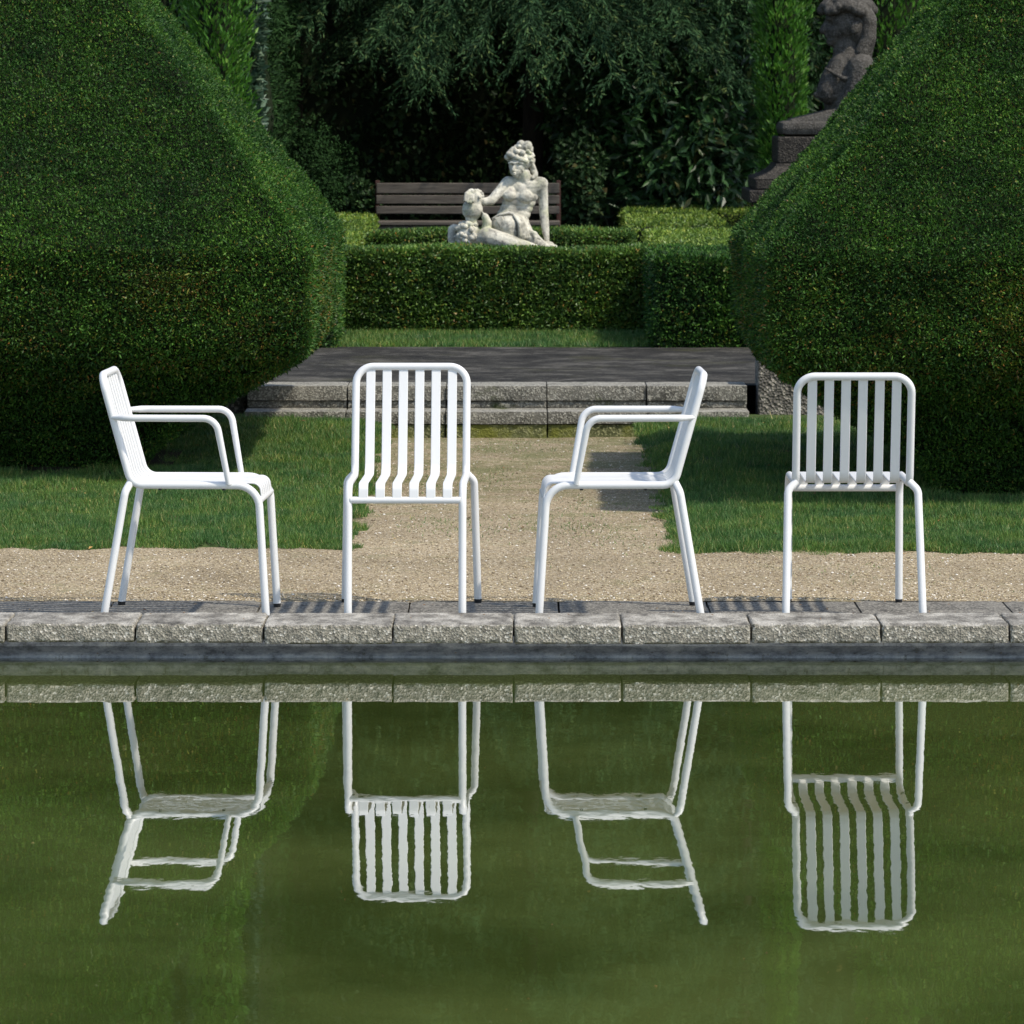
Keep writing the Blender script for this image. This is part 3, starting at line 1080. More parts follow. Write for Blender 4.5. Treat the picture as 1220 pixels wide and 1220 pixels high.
ZH = 0.735
box_hedge('low clipped box hedge running across in front of the seated stone woman', [(-1.75, 0.9, 29.7, 30.12)], ZH, 60000)
box_hedge('shade-darkened square-cut box hedge block right of the grass strip, beside the right pyramid', [(0.815, 2.2, 28.05, 29.66)], 0.745, 52000, mats=[HULL, YEW, YEWB])  # darker yew leaves put the shade on this box block into its colour
box_hedge('shade-darkened box hedge block mostly hidden behind the left pyramid, beside the grass strip', [(-2.6, -1.02, 28.05, 29.66)], 0.745, 38000, mats=[HULL, YEW, YEWB])  # shade coloured in with the same darker leaves
box_hedge('low box hedge crossing behind the seated stone woman, in front of the bench', [(-1.0, 0.84, 33.2, 33.65)], ZH, 26000)
box_hedge('sunlit box hedge running back to the left end of the bench', [(-1.7, -1.03, 30.15, 37.7)], ZH, 34000, mats=[HULL, BOX_SUN, BOX])
box_hedge('sunlit box hedge running back from the right of the seated stone woman', [(0.92, 1.6, 29.95, 33.9)], ZH, 28000, mats=[HULL, BOX_SUN, BOX])
box_hedge('broad sunlit box hedge farthest back, below the glossy laurel', [(0.87, 1.55, 34.5, 40.0), (1.55, 2.6, 38.5, 40.0)], ZH + 0.01, 40000, mats=[HULL, BOX_SUN, BOX])


# ================================================================== SCULPTURE TOOLS
class Clay:
    def __init__(self):
        self.bm = bmesh.new()

    def ball(self, c, r, rot=None, sub=2):
        r = (r, r, r) if isinstance(r, (int, float)) else r
        m = Matrix.Translation(c) @ (rot.to_matrix().to_4x4() if rot else Matrix.Identity(4)) @ Matrix.Diagonal((*r, 1))
        bmesh.ops.create_icosphere(self.bm, subdivisions=sub, radius=1, matrix=m)

    def limb(self, pts, rs, sq=1.0):
        for (p, q, a, b) in zip(pts, pts[1:], rs, rs[1:]):
            p, q = Vector(p), Vector(q)
            n = max(2, int((q - p).length / (min(a, b) * 0.3)))
            for i in range(n + 1):
                f = i / n
                rr = a + (b - a) * f
                self.ball(p.lerp(q, f), (rr, rr * sq, rr), None, 2)

    def make(self, name, mat, parent, voxel, smooth=4, sub_noise=0.0, loc=None, dents=()):
        me = bpy.data.meshes.new(name + '_raw')
        self.bm.to_mesh(me)
        self.bm.free()
        o = bpy.data.objects.new(name + '_raw', me)
        COL.objects.link(o)
        md = o.modifiers.new('r', 'REMESH')
        md.mode = 'VOXEL'
        md.voxel_size = voxel
        if smooth:
            sm = o.modifiers.new('s', 'SMOOTH')
            sm.iterations = smooth
            sm.factor = 0.5
        dg = bpy.context.evaluated_depsgraph_get()
        me2 = bpy.data.meshes.new_from_object(o.evaluated_get(dg))
        bpy.data.objects.remove(o)
        bpy.data.meshes.remove(me)
        me2.name = name
        if sub_noise:
            n = len(me2.vertices)
            co = np.empty(n * 3, np.float32)
            me2.vertices.foreach_get('co', co)
            co = co.reshape(n, 3)
            no = np.array([v.normal[:] for v in me2.vertices])
            co = co + no * (sub_noise * (vnoise(co * 28) + 0.7 * vnoise(co * 70)))[:, None]
            me2.vertices.foreach_set('co', co.astype(np.float32).ravel())
        if dents:
            n = len(me2.vertices)
            co = np.empty(n * 3, np.float32)
            me2.vertices.foreach_get('co', co)
            co = co.reshape(n, 3)
            no = np.array([v.normal[:] for v in me2.vertices])
            for cen, rad, dep in dents:
                dd = np.linalg.norm((co - np.array(cen[:])) / np.array(rad), axis=1)
                f = np.clip(1 - dd, 0, 1)
                co = co - no * (dep * (f * f * (3 - 2 * f)))[:, None]
            me2.vertices.foreach_set('co', co.astype(np.float32).ravel())
        me2.materials.clear()
        me2.materials.append(mat)
        me2.polygons.foreach_set('use_smooth', [True] * len(me2.polygons))
        return link(name, me2, parent, loc)


# ------------------------------------------------------------------ seated woman
YS, sS = 30.6, FPX / 30.6
US = 1 / 5.545 / sS             # metres per modelling unit


def S(cx, cy, dy=0):
    return Vector(((cx - 610) * US, dy * US, (885 - cy) * US))


stat_x = (500 + 610 / 5.545 - 610) / sS
stat_z = CAMZ - (140 + 885 / 5.545 - HOR) / sS
woman = thing('stone_statue', 'pale lichened stone statue of a seated nude woman with an urn above a curly-haired child', 'statue', (stat_x, YS, stat_z))
c = Clay()
u = US
# torso: ribcage, waist, belly, hips
for (x, y, d, rx, ry, rz) in ((695, 442, 6, 118, 48, 40), (685, 475, 2, 116, 62, 60), (668, 520, 0, 116, 66, 62), (655, 560, 2, 112, 64, 58), (640, 600, 2, 110, 62, 56),
                              (622, 640, -2, 112, 68, 58), (606, 680, 0, 118, 78, 60), (600, 715, 8, 126, 86, 60)):
    c.ball(S(x, y, d), (rx * u, ry * u, rz * u), None, 3)
for q in range(6):
    f = q / 5
    c.ball(S(606 - 14 * f, 486 + 28 * f, -34 - 18 * f), ((34 + 14 * f) * u, 34 * u, (34 + 6 * f) * u))
    c.ball(S(694 + 8 * f, 490 + 36 * f, -34 - 20 * f), ((36 + 15 * f) * u, 34 * u, (36 + 6 * f) * u))
# neck and shoulder slopes
c.limb([S(702, 440, 0), S(690, 372, -10)], [50 * u, 42 * u])
c.limb([S(693, 395, 12), S(640, 425, 6), S(590, 432, -4)], [34 * u, 36 * u, 44 * u])
c.limb([S(700, 395, 16), S(760, 425, 12), S(803, 440, 6)], [34 * u, 38 * u, 48 * u])
# head, turned down to the left
c.ball(S(670, 278, 2), (76 * u, 82 * u, 76 * u), None, 3)
c.ball(S(644, 318, -26), (56 * u, 58 * u, 60 * u), None, 3)
c.ball(S(637, 352, -38), (44 * u, 46 * u, 40 * u))
c.ball(S(634, 380, -52), (22 * u, 22 * u, 16 * u))
c.limb([S(628, 312, -82), S(616, 346, -94)], [8 * u, 12 * u])
c.ball(S(617, 349, -88), (15 * u, 12 * u, 8 * u))
c.ball(S(622, 366, -86), (16 * u, 9 * u, 5 * u))
c.ball(S(625, 374, -84), (14 * u, 9 * u, 5 * u))
c.ball(S(664, 342, -44), (28 * u, 26 * u, 28 * u))
c.limb([S(720, 458, 0), S(800, 450, 8)], [60 * u, 48 * u])
c.limb([S(655, 390, -20), S(690, 368, -6)], [26 * u, 34 * u])
c.limb([S(590, 300, -70), S(612, 295, -82), S(632, 302, -86), S(652, 294, -84), S(682, 304, -70)], [8 * u, 9 * u, 8 * u, 9 * u, 8 * u])
c.ball(S(699, 318, -44), (12 * u, 12 * u, 19 * u))
# arms
c.limb([S(583, 428, -8), S(535, 480, -45), S(475, 545, -90), S(425, 555, -110), S(385, 530, -118)], [42 * u, 36 * u, 32 * u, 27 * u, 21 * u])
c.limb([S(802, 442, 8), S(816, 520, 18), S(819, 610, 25), S(829, 720, 5), S(840, 805, -10)], [46 * u, 35 * u, 32 * u, 29 * u, 19 * u])
c.ball(S(850, 838, -22), (40 * u, 34 * u, 22 * u))
for q, (ex, ey, ed) in enumerate(((925, 872, -50), (914, 874, -66), (895, 876, -78), (870, 876, -84))):
    c.limb([S(855, 842, -30 - 8 * q), S((855 + ex) / 2 + 8, 848, ed + 14), S(ex, ey, ed)], [11 * u, 10 * u, 8 * u])
c.limb([S(830, 838, -20), S(812, 868, -40)], [11 * u, 9 * u])
# thighs and shins: one knee drawn up towards the viewer, the other leg folded under
c.ball(S(575, 712, -70), (108 * u, 100 * u, 84 * u), None, 3)
c.limb([S(640, 700, -20), S(590, 720, -110), S(600, 790, -120)], [84 * u, 84 * u, 60 * u])
c.limb([S(660, 720, -10), S(700, 770, -60), S(760, 810, -80), S(820, 850, -70)], [72 * u, 56 * u, 44 * u, 30 * u])
c.limb([S(820, 850, -70), S(880, 872, -90)], [26 * u, 14 * u])
c.make('figure', STATUE, woman, 3.2 * u, 9, 0.0005, dents=[
    (S(609, 314, -80), (15 * u, 30 * u, 11 * u), 9 * u), (S(655, 312, -80), (20 * u, 30 * u, 12 * u), 9 * u),
    (S(623, 370, -92), (20 * u, 16 * u, 4 * u), 5 * u), (S(600, 650, -70), (9 * u, 20 * u, 9 * u), 8 * u)])
# drapery with folds
c = Clay()
for q in range(5):
    f = q / 4
    c.limb([S(622 + 40 * f, 640 + 14 * f, -150 + 50 * f), S(655 + 34 * f, 690 + 4 * f, -186 + 60 * f), S(660 + 50 * f, 770 - 6 * f, -186 + 66 * f), S(655 + 66 * f, 800 - 10 * f, -170 + 60 * f)], [9 * u, 11 * u, 13 * u, 9 * u])
c.limb([S(478, 668, -110), S(530, 638, -130), S(590, 626, -130), S(640, 640, -120)], [7 * u, 10 * u, 11 * u, 12 * u])
for q in range(4):
    f = q / 3
    c.limb([S(500 + 40 * f, 660 - 10 * f, -140 - 10 * f), S(540 + 40 * f, 720, -168 - 6 * f), S(600 + 20 * f, 770 + 10 * f, -172)], [6 * u, 8 * u, 7 * u])
c.limb([S(705, 745, -90), S(760, 765, -110), S(790, 800, -100)], [16 * u, 18 * u, 13 * u])
c.limb([S(735, 750, -100), S(765, 790, -125), S(755, 825, -125)], [10 * u, 12 * u, 9 * u])
c.make('drapery', STATUE, woman, 4.2 * u, 4, 0.0008)
# hair
c = Clay()
for q in range(46):
    a = random.uniform(-0.2, math.pi + 0.3)
    e = random.uniform(0.0, 1.0)
    px = 668 - math.cos(a) * 84 * math.cos(e * 0.9)
    py = 268 - math.sin(a) * 80
    c.ball(S(px, py, random.choice((-1, 1)) * 60 * math.sin(e * 1.2)), (15 * u, 15 * u, 13 * u))
for (x, y, d, r) in ((578, 262, -40, 24), (590, 240, -60, 24), (612, 250, -78, 22), (640, 262, -84, 22), (668, 275, -80, 24), (695, 285, -62, 24), (718, 262, -45, 24), (730, 290, -20, 22), (605, 222, -55, 24), (640, 225, -74, 24), (680, 232, -72, 24)):
    c.ball(S(x, y, d), r * 0.85 * u)
for (x, y, d, r) in ((672, 178, 0, 30), (712, 185, -10, 34), (726, 205, 0, 26), (690, 200, 0, 36), (655, 192, 0, 22)):
    c.ball(S(x, y, d), r * u)
c.limb([S(728, 290, 20), S(742, 335, 25), S(765, 380, 5), S(745, 400, -35)], [24 * u, 20 * u, 17 * u, 12 * u])
c.limb([S(735, 290, 0), S(770, 370, 20)], [16 * u, 14 * u])
c.make('hair', STATUE, woman, 4.2 * u, 2, 0.0012)
# urn in her hand
c = Clay()
c.ball(S(350, 605, -115), (72 * u, 70 * u, 74 * u))
c.limb([S(360, 560, -120), S(372, 520, -130)], [52 * u, 40 * u])
c.limb([S(345, 660, -115), S(345, 678, -115)], [44 * u, 40 * u])
for q in range(14):
    a = q * 2 * math.pi / 14
    c.ball(S(376 + 40 * math.cos(a), 520 + 46 * math.sin(a) * 0.9, -138 + 20 * math.cos(a)), 13 * u)
c.make('urn', STATUE, woman, 4.2 * u, 3, 0.0006)
c = Clay()
c.ball(S(352, 495, -130), (34 * u, 30 * u, 26 * u))
c.limb([S(395, 535, -118), S(352, 495, -130)], [24 * u, 26 * u])
for q, (x0, y0, x1, y1, x2, y2) in enumerate(((335, 480, 308, 500, 300, 545), (345, 478, 318, 505, 318, 555), (356, 482, 335, 512, 338, 558), (366, 490, 352, 520, 356, 552))):
    c.limb([S(x0, y0, -135), S(x1, y1, -165), S(x2, y2, -182 - q * 2)], [13 * u, 12 * u, 9 * u])
c.limb([S(375, 500, -140), S(398, 525, -165)], [12 * u, 10 * u])
c.make('hand', STATUE, woman, 3.6 * u, 2, 0.0004)
# child lying below
c = Clay()
c.ball(S(325, 770, -120), (84 * u, 80 * u, 82 * u))
c.limb([S(375, 790, -140), S(450, 782, -170), S(530, 806, -185), S(620, 832, -185)], [46 * u, 66 * u, 62 * u, 56 * u])
c.limb([S(620, 832, -185), S(700, 846, -185), S(760, 858, -175)], [52 * u, 40 * u, 30 * u])
c.ball(S(785, 866, -170), (34 * u, 26 * u, 20 * u))
c.limb([S(440, 740, -130), S(448, 690, -140), S(432, 650, -140)], [36 * u, 30 * u, 24 * u])
for q in range(4):
    c.limb([S(428, 650, -145 + 12 * q), S(415, 622, -150 + 12 * q)], [9 * u, 7 * u])
c.limb([S(290, 800, -60), S(228, 745, -50), S(222, 800, -70), S(240, 870, -90)], [46 * u, 44 * u, 38 * u, 30 * u])
ch = c.make('child_figure', STATUE, woman, 4.2 * u, 5, 0.0006)
c = Clay()
for q in range(110):
    d = Vector((random.gauss(0, 1), random.gauss(0, 1), random.gauss(0, 1))).normalized()
    if d.x > 0.75 or d.z < -0.75:
        continue
    c.ball(S(322, 765, -120) + Vector((d.x * 82 * u, d.y * 80 * u, d.z * 82 * u)), random.uniform(13, 20) * u)
h = c.make('curly_hair', STATUE, woman, 4.0 * u, 1, 0.001)
h.parent = ch
# rock base
c = Clay()
for (x, y, d, rx, ry, rz) in ((560, 900, -60, 320, 150, 34), (330, 885, -60, 140, 130, 34), (780, 885, -40, 150, 130, 30), (690, 850, 10, 180, 120, 60), (870, 885, -60, 75, 70, 22), (250, 885, -80, 60, 60, 20), (570, 830, 40, 180, 90, 80)):
    c.ball(S(x, y, d), (rx * u, ry * u, rz * u), None, 3)
c.make('rock_base', STATUE, woman, 6 * u, 3, 0.003)
# plinth under it
bm = bmesh.new()
bm_box(bm, stat_x - 0.34, stat_x + 0.36, YS - 0.24, YS + 0.2, 0.2, stat_z - 0.035, 0.012)
bm_box(bm, stat_x - 0.39, stat_x + 0.41, YS - 0.29, YS + 0.25, 0.19, 0.3, 0.012)
tag(bm_obj('statue_plinth', bm, WALLST), 'low stone plinth under the seated woman, behind the clipped hedge', 'plinth')

# ------------------------------------------------------------------ sphinx on its pedestal
YX = 34.9
sX = FPX / YX
UX = 1 / 3.2105 / sX
px0, pz0 = (840 + 460 / 3.2105 - 610) / sX, CAMZ - (520 / 3.2105 - HOR) / sX


def Q(cx, cy, dy=0):
    return Vector(((cx - 460) * UX, dy * UX, (520 - cy) * UX))


sph = thing('sphinx_statue', 'dark weathered stone sphinx bust in profile above the right pyramid hedge', 'statue', (px0, YX, pz0))
u = UX
c = Clay()
c.ball(Q(545, 85, 0), (78 * u, 72 * u, 84 * u))
c.ball(Q(505, 110, -6), (46 * u, 50 * u, 62 * u))
c.ball(Q(492, 150, -6), (28 * u, 34 * u, 22 * u))
c.limb([Q(472, 76, -6), Q(452, 116, -6)], [10 * u, 17 * u])
c.ball(Q(484, 160, -6), (22 * u, 24 * u, 18 * u))
c.ball(Q(470, 138, -6), (14 * u, 20 * u, 8 * u))
c.limb([Q(474, 70, -40), Q(470, 66, -6), Q(474, 70, 28)], [12 * u, 12 * u, 12 * u])
c.ball(Q(565, 105, -72), (18 * u, 10 * u, 28 * u))
c.limb([Q(538, 150, 0), Q(545, 225, 0)], [48 * u, 60 * u])
c.ball(Q(585, 105, 0), (52 * u, 74 * u, 80 * u))
c.limb([Q(562, 262, 0), Q(552, 330, 0), Q(560, 430, 0)], [88 * u, 106 * u, 108 * u], 1.2)
c.limb([Q(520, 250, -50), Q(490, 310, -62), Q(476, 350, -64)], [46 * u, 50 * u, 52 * u])
c.limb([Q(520, 250, 50), Q(490, 310, 58), Q(480, 350, 60)], [46 * u, 50 * u, 52 * u])
c.ball(Q(422, 362, -66), 13 * u)
c.limb([Q(590, 260, -105), Q(575, 350, -120), Q(520, 450, -110), Q(340, 490, -100)], [56 * u, 50 * u, 44 * u, 40 * u])
c.limb([Q(590, 260, 105), Q(575, 350, 120), Q(520, 450, 110), Q(340, 490, 100)], [56 * u, 50 * u, 44 * u, 40 * u])
c.limb([Q(620, 400, 0), Q(760, 400, 0), Q(930, 410, 0)], [120 * u, 125 * u, 130 * u], 1.0)
c.limb([Q(960, 430, -120), Q(860, 480, -130)], [80 * u, 50 * u])
c.make('figure', SPHINX, sph, 4 * u, 4, 0.0014, dents=[(Q(478, 96, -44), (20 * u, 26 * u, 16 * u), 12 * u), (Q(474, 145, -10), (14 * u, 40 * u, 5 * u), 7 * u)])
c = Clay()
for q in range(70):
    a = random.uniform(0, 2 * math.pi)
    e = random.uniform(0.15, 1.5)
    c.ball(Q(545 + 98 * math.cos(a) * math.cos(e * 0.8), 55 - 62 * math.sin(e * 0.9), 84 * math.sin(a) * math.cos(e * 0.8)), (24 * u, 24 * u, 20 * u))
c.limb([Q(590, 20, -40), Q(622, 80, -45), Q(620, 150, -50), Q(595, 200, -60)], [34 * u, 34 * u, 32 * u, 28 * u])
c.limb([Q(590, 20, 40), Q(625, 80, 40), Q(625, 150, 40), Q(610, 210, 50)], [34 * u, 36 * u, 34 * u, 34 * u])
c.limb([Q(500, 30, -60), Q(545, 20, -72), Q(595, 40, -70)], [22 * u, 26 * u, 24 * u])
c.make('hair', SPHINX, sph, 4 * u, 2, 0.0015)
c = Clay()
c.limb([Q(505, 214, -52), Q(545, 228, -66), Q(600, 215, -70)], [8 * u, 9 * u, 9 * u])
c.limb([Q(455, 262, -92), Q(520, 300, -128), Q(620, 290, -132)], [6 * u, 9 * u, 9 * u])
c.limb([Q(610, 200, -60), Q(560, 300, -128), Q(500, 400, -112)], [8 * u, 10 * u, 9 * u])
c.make('drapery', SPHINX, sph, 5 * u, 2, 0.001)
bm = bmesh.new()
bm_box(bm, Q(280, 0).x, Q(1090, 0).x, -190 * u, 190 * u, Q(0, 518).z, Q(0, 462).z, 24 * u)
o = bm_obj('base_slab', bm, SPHINX, sph, True)

ped = thing('stone_pedestal', 'dark stepped stone pedestal carrying the sphinx bust', 'pedestal', (px0, YX, 0.2))
dz = pz0 - 0.2


def ped_box(nm, x0, x1, hy, y0, y1, bev=0.012):
    bm = bmesh.new()
    bm_box(bm, Q(x0, 0).x, Q(x1, 0).x, -hy * u, hy * u, Q(0, y1).z + dz, Q(0, y0).z + dz, bev)
    return bm_obj(nm, bm, PEDEST, ped)


ped_box('block', 266, 1105, 205, 521, 622)
bm = bmesh.new()
zs = [(622, 0), (632, 4), (646, 18), (660, 40), (672, 70), (680, 84)]
rg = []
for y, e in zs:
    rg.append([bm.verts.new((Q(x, 0).x, d * u, Q(0, y).z + dz)) for x, d in ((262 - e, -208 - e), (1109 + e, -208 - e), (1109 + e, 208 + e), (262 - e, 208 + e))])
for a, b in zip(rg, rg[1:]):
    for q in range(4):
        bm.faces.new((a[q], a[(q + 1) % 4], b[(q + 1) % 4], b[q]))
bm.faces.new(rg[0])
bm.faces.new(rg[-1])
bm_obj('moulding', bm, PEDEST, ped, False)
ped_box('plinth', 178, 1193, 292, 681, 720)
ped_box('foot', 154, 1217, 316, 721, 1000 if False else 770)
bm = bmesh.new()
bm_box(bm, Q(190, 0).x, Q(1180, 0).x, -280 * u, 280 * u, 0.0, Q(0, 771).z + dz, 0.01)
bm_obj('foundation', bm, PEDEST, ped)

# ================================================================== BENCH
YBn = 37.2
sB = FPX / YBn


def bx(px):
    return (px - 610) / sB


def bz(py):
    return CAMZ - (py - HOR) / sB


bench = thing('park_bench', 'weathered grey wooden bench in the dark recess behind the statue', 'bench', (bx(556), YBn, ZP))


def bench_part(nm, x0, x1, y0, y1, z0, z1, mat=WOOD, bev=0.006):
    bm = bmesh.new()
    bm_box(bm, x0 - bx(556), x1 - bx(556), y0, y1, z0 - ZP, z1 - ZP, bev)
    return bm_obj(nm, bm, mat, bench)


L0, L1 = bx(447), bx(667)
bench_part('back_plank', L0, L1, 0.30, 0.33, bz(231.5), bz(219))
bench_part('back_plank', L0, L1, 0.27, 0.30, bz(244), bz(233.5))
bench_part('back_plank', L0, L1, 0.24, 0.27, bz(256), bz(246.5))
bench_part('seat_plank', L0, L1, -0.22, -0.12, bz(267.5), bz(263))
bench_part('seat_plank', L0, L1, -0.10, 0.0, bz(267.5), bz(263))
bench_part('seat_plank', L0, L1, 0.02, 0.12, bz(267.5), bz(263))
bench_part('front_rail', L0 + 0.02, L1 - 0.02, -0.2, -0.17, bz(277), bz(268.2))
for xx in (L0 - 0.01, L1 - 0.025):
    bench_part('leg', xx, xx + 0.035, -0.21, -0.15, ZP - 0.02, bz(268), REDWOOD)
    bench_part('leg', xx, xx + 0.035, 0.335, 0.39, ZP - 0.02, bz(216), REDWOOD)


# ================================================================== TREES AND SHRUBS
def trunk_mesh(pts, rs):
    bm = bmesh.new()
    sweep(bm, pts, rs, 10)
    return bm


def column_tree(name, label, px, Y, r, z0, z1, n, mat, L=0.06, W=0.02, up=0.9, group=None, taper=True):
    X = (px - 610) * Y / FPX
    t = thing(name, label, 'tree', (X, Y, ZP), group=group)
    H = z1 - z0
    a = rng.random(n) * 2 * math.pi
    zz = rng.random(n)
    prof = np.clip(np.minimum(1, 1.6 - 1.6 * zz), 0.05, 1) * np.clip(0.55 + zz * 5, 0, 1) if taper else np.ones(n)
    base = np.stack([np.cos(a), np.sin(a), zz * H], 1)
    bump = 0.3 * vnoise(np.stack([np.cos(a) * 3 + px, np.sin(a) * 3, zz * H * 4], 1)) + 0.22 * vnoise(np.stack([np.cos(a) * 6, np.sin(a) * 6 + px, zz * H * 11], 1))
    rr = r * prof * (1 + bump) * (1 - 0.3 * rng.random(n) ** 2)
    P = np.stack([np.cos(a) * rr, np.sin(a) * rr, z0 - ZP + zz * H], 1)
    Nn = np.stack([np.cos(a), np.sin(a), 0 * a], 1)
    D = nrm(Nn * 0.55 + np.array([0, 0, up]) + runit(n) * 0.55)
    pl = Pile()
    V, F = leaf_verts(P, D, L * (0.6 + 0.8 * rng.random(n)), W * (0.6 + 0.8 * rng.random(n)), Nn, 0.8)
    pl.add(V, F, 0)
    # dark core
    rings = [np.array([(math.cos(q * math.pi / 6) * r * 0.62 * f, math.sin(q * math.pi / 6) * r * 0.62 * f, z0 - ZP + H * h) for q in range(12)]) for h, f in ((0.0, 0.5), (0.1, 1), (0.4, 1), (0.7, 0.6), (0.97, 0.1))]
    V, F, T = loft(rings)
    pl.add(V, [F, T], 1)
    link('crown', pl.mesh('crown', [mat, HULL]), t)
    bm_obj('trunk', trunk_mesh([(0, 0, -0.05), (0, 0, z0 - ZP + H * 0.5)], [r * 0.25 + 0.02, 0.02]), BARK, t, True)
    return t


G1 = 'slim columnar conifers'
column_tree('columnar_conifer', 'bright green slim conifer rising just past the slope of the left pyramid', 258, 33.0, 0.2, 0.3, 7.5, 26000, THUJA, 0.055, 0.018, group=G1)
column_tree('columnar_conifer', 'bright green slim conifer left of the sphinx bust', 931, 36.9, 0.17, 0.75, 7.2, 24000, THUJA, 0.055, 0.018, group=G1)
column_tree('columnar_conifer', 'slim conifer nearly hidden by the left pyramid, only its right edge showing at the top', 178, 33.8, 0.22, 0.3, 7.0, 14000, THUJA, 0.055, 0.018, group=G1)
column_tree('columnar_conifer', 'dense yellow-green conifer filling the gap behind the sphinx hair', 1062, 38.6, 0.42, 0.3, 7.6, 26000, THUJA, 0.06, 0.02, group=G1)
column_tree('holly_tree', 'narrow grey-leaved holly pressed against the right side of the left conifer', 290, 33.6, 0.115, 0.3, 5.5, 7000, HOLLY, 0.07, 0.035, 0.3, group='narrow hollies')
column_tree('holly_tree', 'narrow grey-leaved holly between two conifers above the left pyramid', 216, 34.2, 0.15, 0.3, 5.2, 8000, HOLLY, 0.07, 0.035, 0.3, group='narrow hollies')


def tall_hedge(name, label, x0, x1, y0, y1, z1, n, mat, L, W, amp, group=None, zvis=3.2, cat='hedge', out=0.55):
    V, F, T = box_block(x0, x1, y0, y1, 0.15, z1, 0.12)
    pl = Pile()

    def weight(c, nn):
        w = 0.08 + np.clip(-nn[:, 1], 0, 1) + np.abs(nn[:, 0]) * 0.5
        return w * np.where(c[:, 2] < zvis, 1, 0.3)
    clipped(pl, V, F, T, n, L, W, amp=amp, weight=weight, mi=1, out=out, deep=0.08)
    return tag(link(name, pl.mesh(name, [HULL, mat])), label, cat, group)


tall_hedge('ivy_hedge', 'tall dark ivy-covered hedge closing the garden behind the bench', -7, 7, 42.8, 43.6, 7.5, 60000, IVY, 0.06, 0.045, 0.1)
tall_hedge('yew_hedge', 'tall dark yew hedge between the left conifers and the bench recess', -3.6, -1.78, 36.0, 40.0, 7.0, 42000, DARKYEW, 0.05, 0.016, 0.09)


def shrub(name, label, X, Y, z0, rad, n, mat, L, W, lump=0.25, group=None, cat='shrub', droop=0.2, sub=40):
    t = thing(name, label, cat, (X, Y, ZP), group=group)
    cen = runit(sub) * np.array(rad) * (0.45 + 0.4 * rng.random((sub, 1)))
    idx = rng.integers(0, sub, n)
    cr = 0.25 + 0.3 * rng.random(sub)
    d = runit(n)
    P = cen[idx] + d * np.array(rad) * cr[idx][:, None] * (0.75 + 0.35 * rng.random((n, 1)))
    P[:, 2] += z0 - ZP
    P = P[P[:, 2] > -0.1]
    n = len(P)
    C0 = np.array([0, 0, z0 - ZP])
    Nn = nrm(P - C0 + np.array([0, 0, 0.2]))
    D = nrm(Nn * 0.6 + runit(n) * 0.8 + np.array([0, 0, -droop]))
    V, F = leaf_verts(P, D, L * (0.6 + 0.7 * rng.random(n)), W * (0.6 + 0.7 * rng.random(n)), Nn + np.array([0, 0, 0.5]), 0.7, 0.18)
    pl = Pile()
    pl.add(V, F)
    link('crown', pl.mesh('crown', [mat]), t)
    for q in range(5):
        e = cen[q]
        bm_obj('stem', trunk_mesh([(e[0] * 0.1, e[1] * 0.1, -0.05), (e[0] * 0.5, e[1] * 0.5, (z0 - ZP) * 0.6), (e[0], e[1], e[2] + z0 - ZP)], [0.035, 0.026, 0.012]), BARK, t, True)
    return t


shrub('laurel_shrub', 'glossy dark laurel with large leaves left of the right conifer', 1.45, 39.6, 1.35, (0.75, 0.9, 1.25), 9000, LAUREL, 0.12, 0.05, group='laurel shrubs')
shrub('laurel_shrub', 'taller loose laurel reaching under the drooping conifer branches', 0.85, 40.6, 1.9, (0.7, 0.9, 1.0), 5000, LAUREL, 0.1, 0.042, group='laurel shrubs')
shrub('laurel_shrub', 'tall laurel behind the right conifer and the sphinx', 2.3, 41.0, 2.2, (0.8, 0.9, 2.0), 9000, LAUREL, 0.11, 0.045, group='laurel shrubs')
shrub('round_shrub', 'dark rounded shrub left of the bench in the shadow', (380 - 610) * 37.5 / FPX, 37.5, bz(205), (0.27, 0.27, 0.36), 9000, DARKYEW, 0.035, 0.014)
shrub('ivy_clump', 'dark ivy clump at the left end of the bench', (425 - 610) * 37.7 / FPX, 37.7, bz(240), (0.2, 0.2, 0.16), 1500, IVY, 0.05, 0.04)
shrub('ivy_clump', 'dark ivy clump at the right end of the bench', (690 - 610) * 38.3 / FPX, 38.5, bz(215), (0.22, 0.25, 0.4), 2600, IVY, 0.05, 0.04)


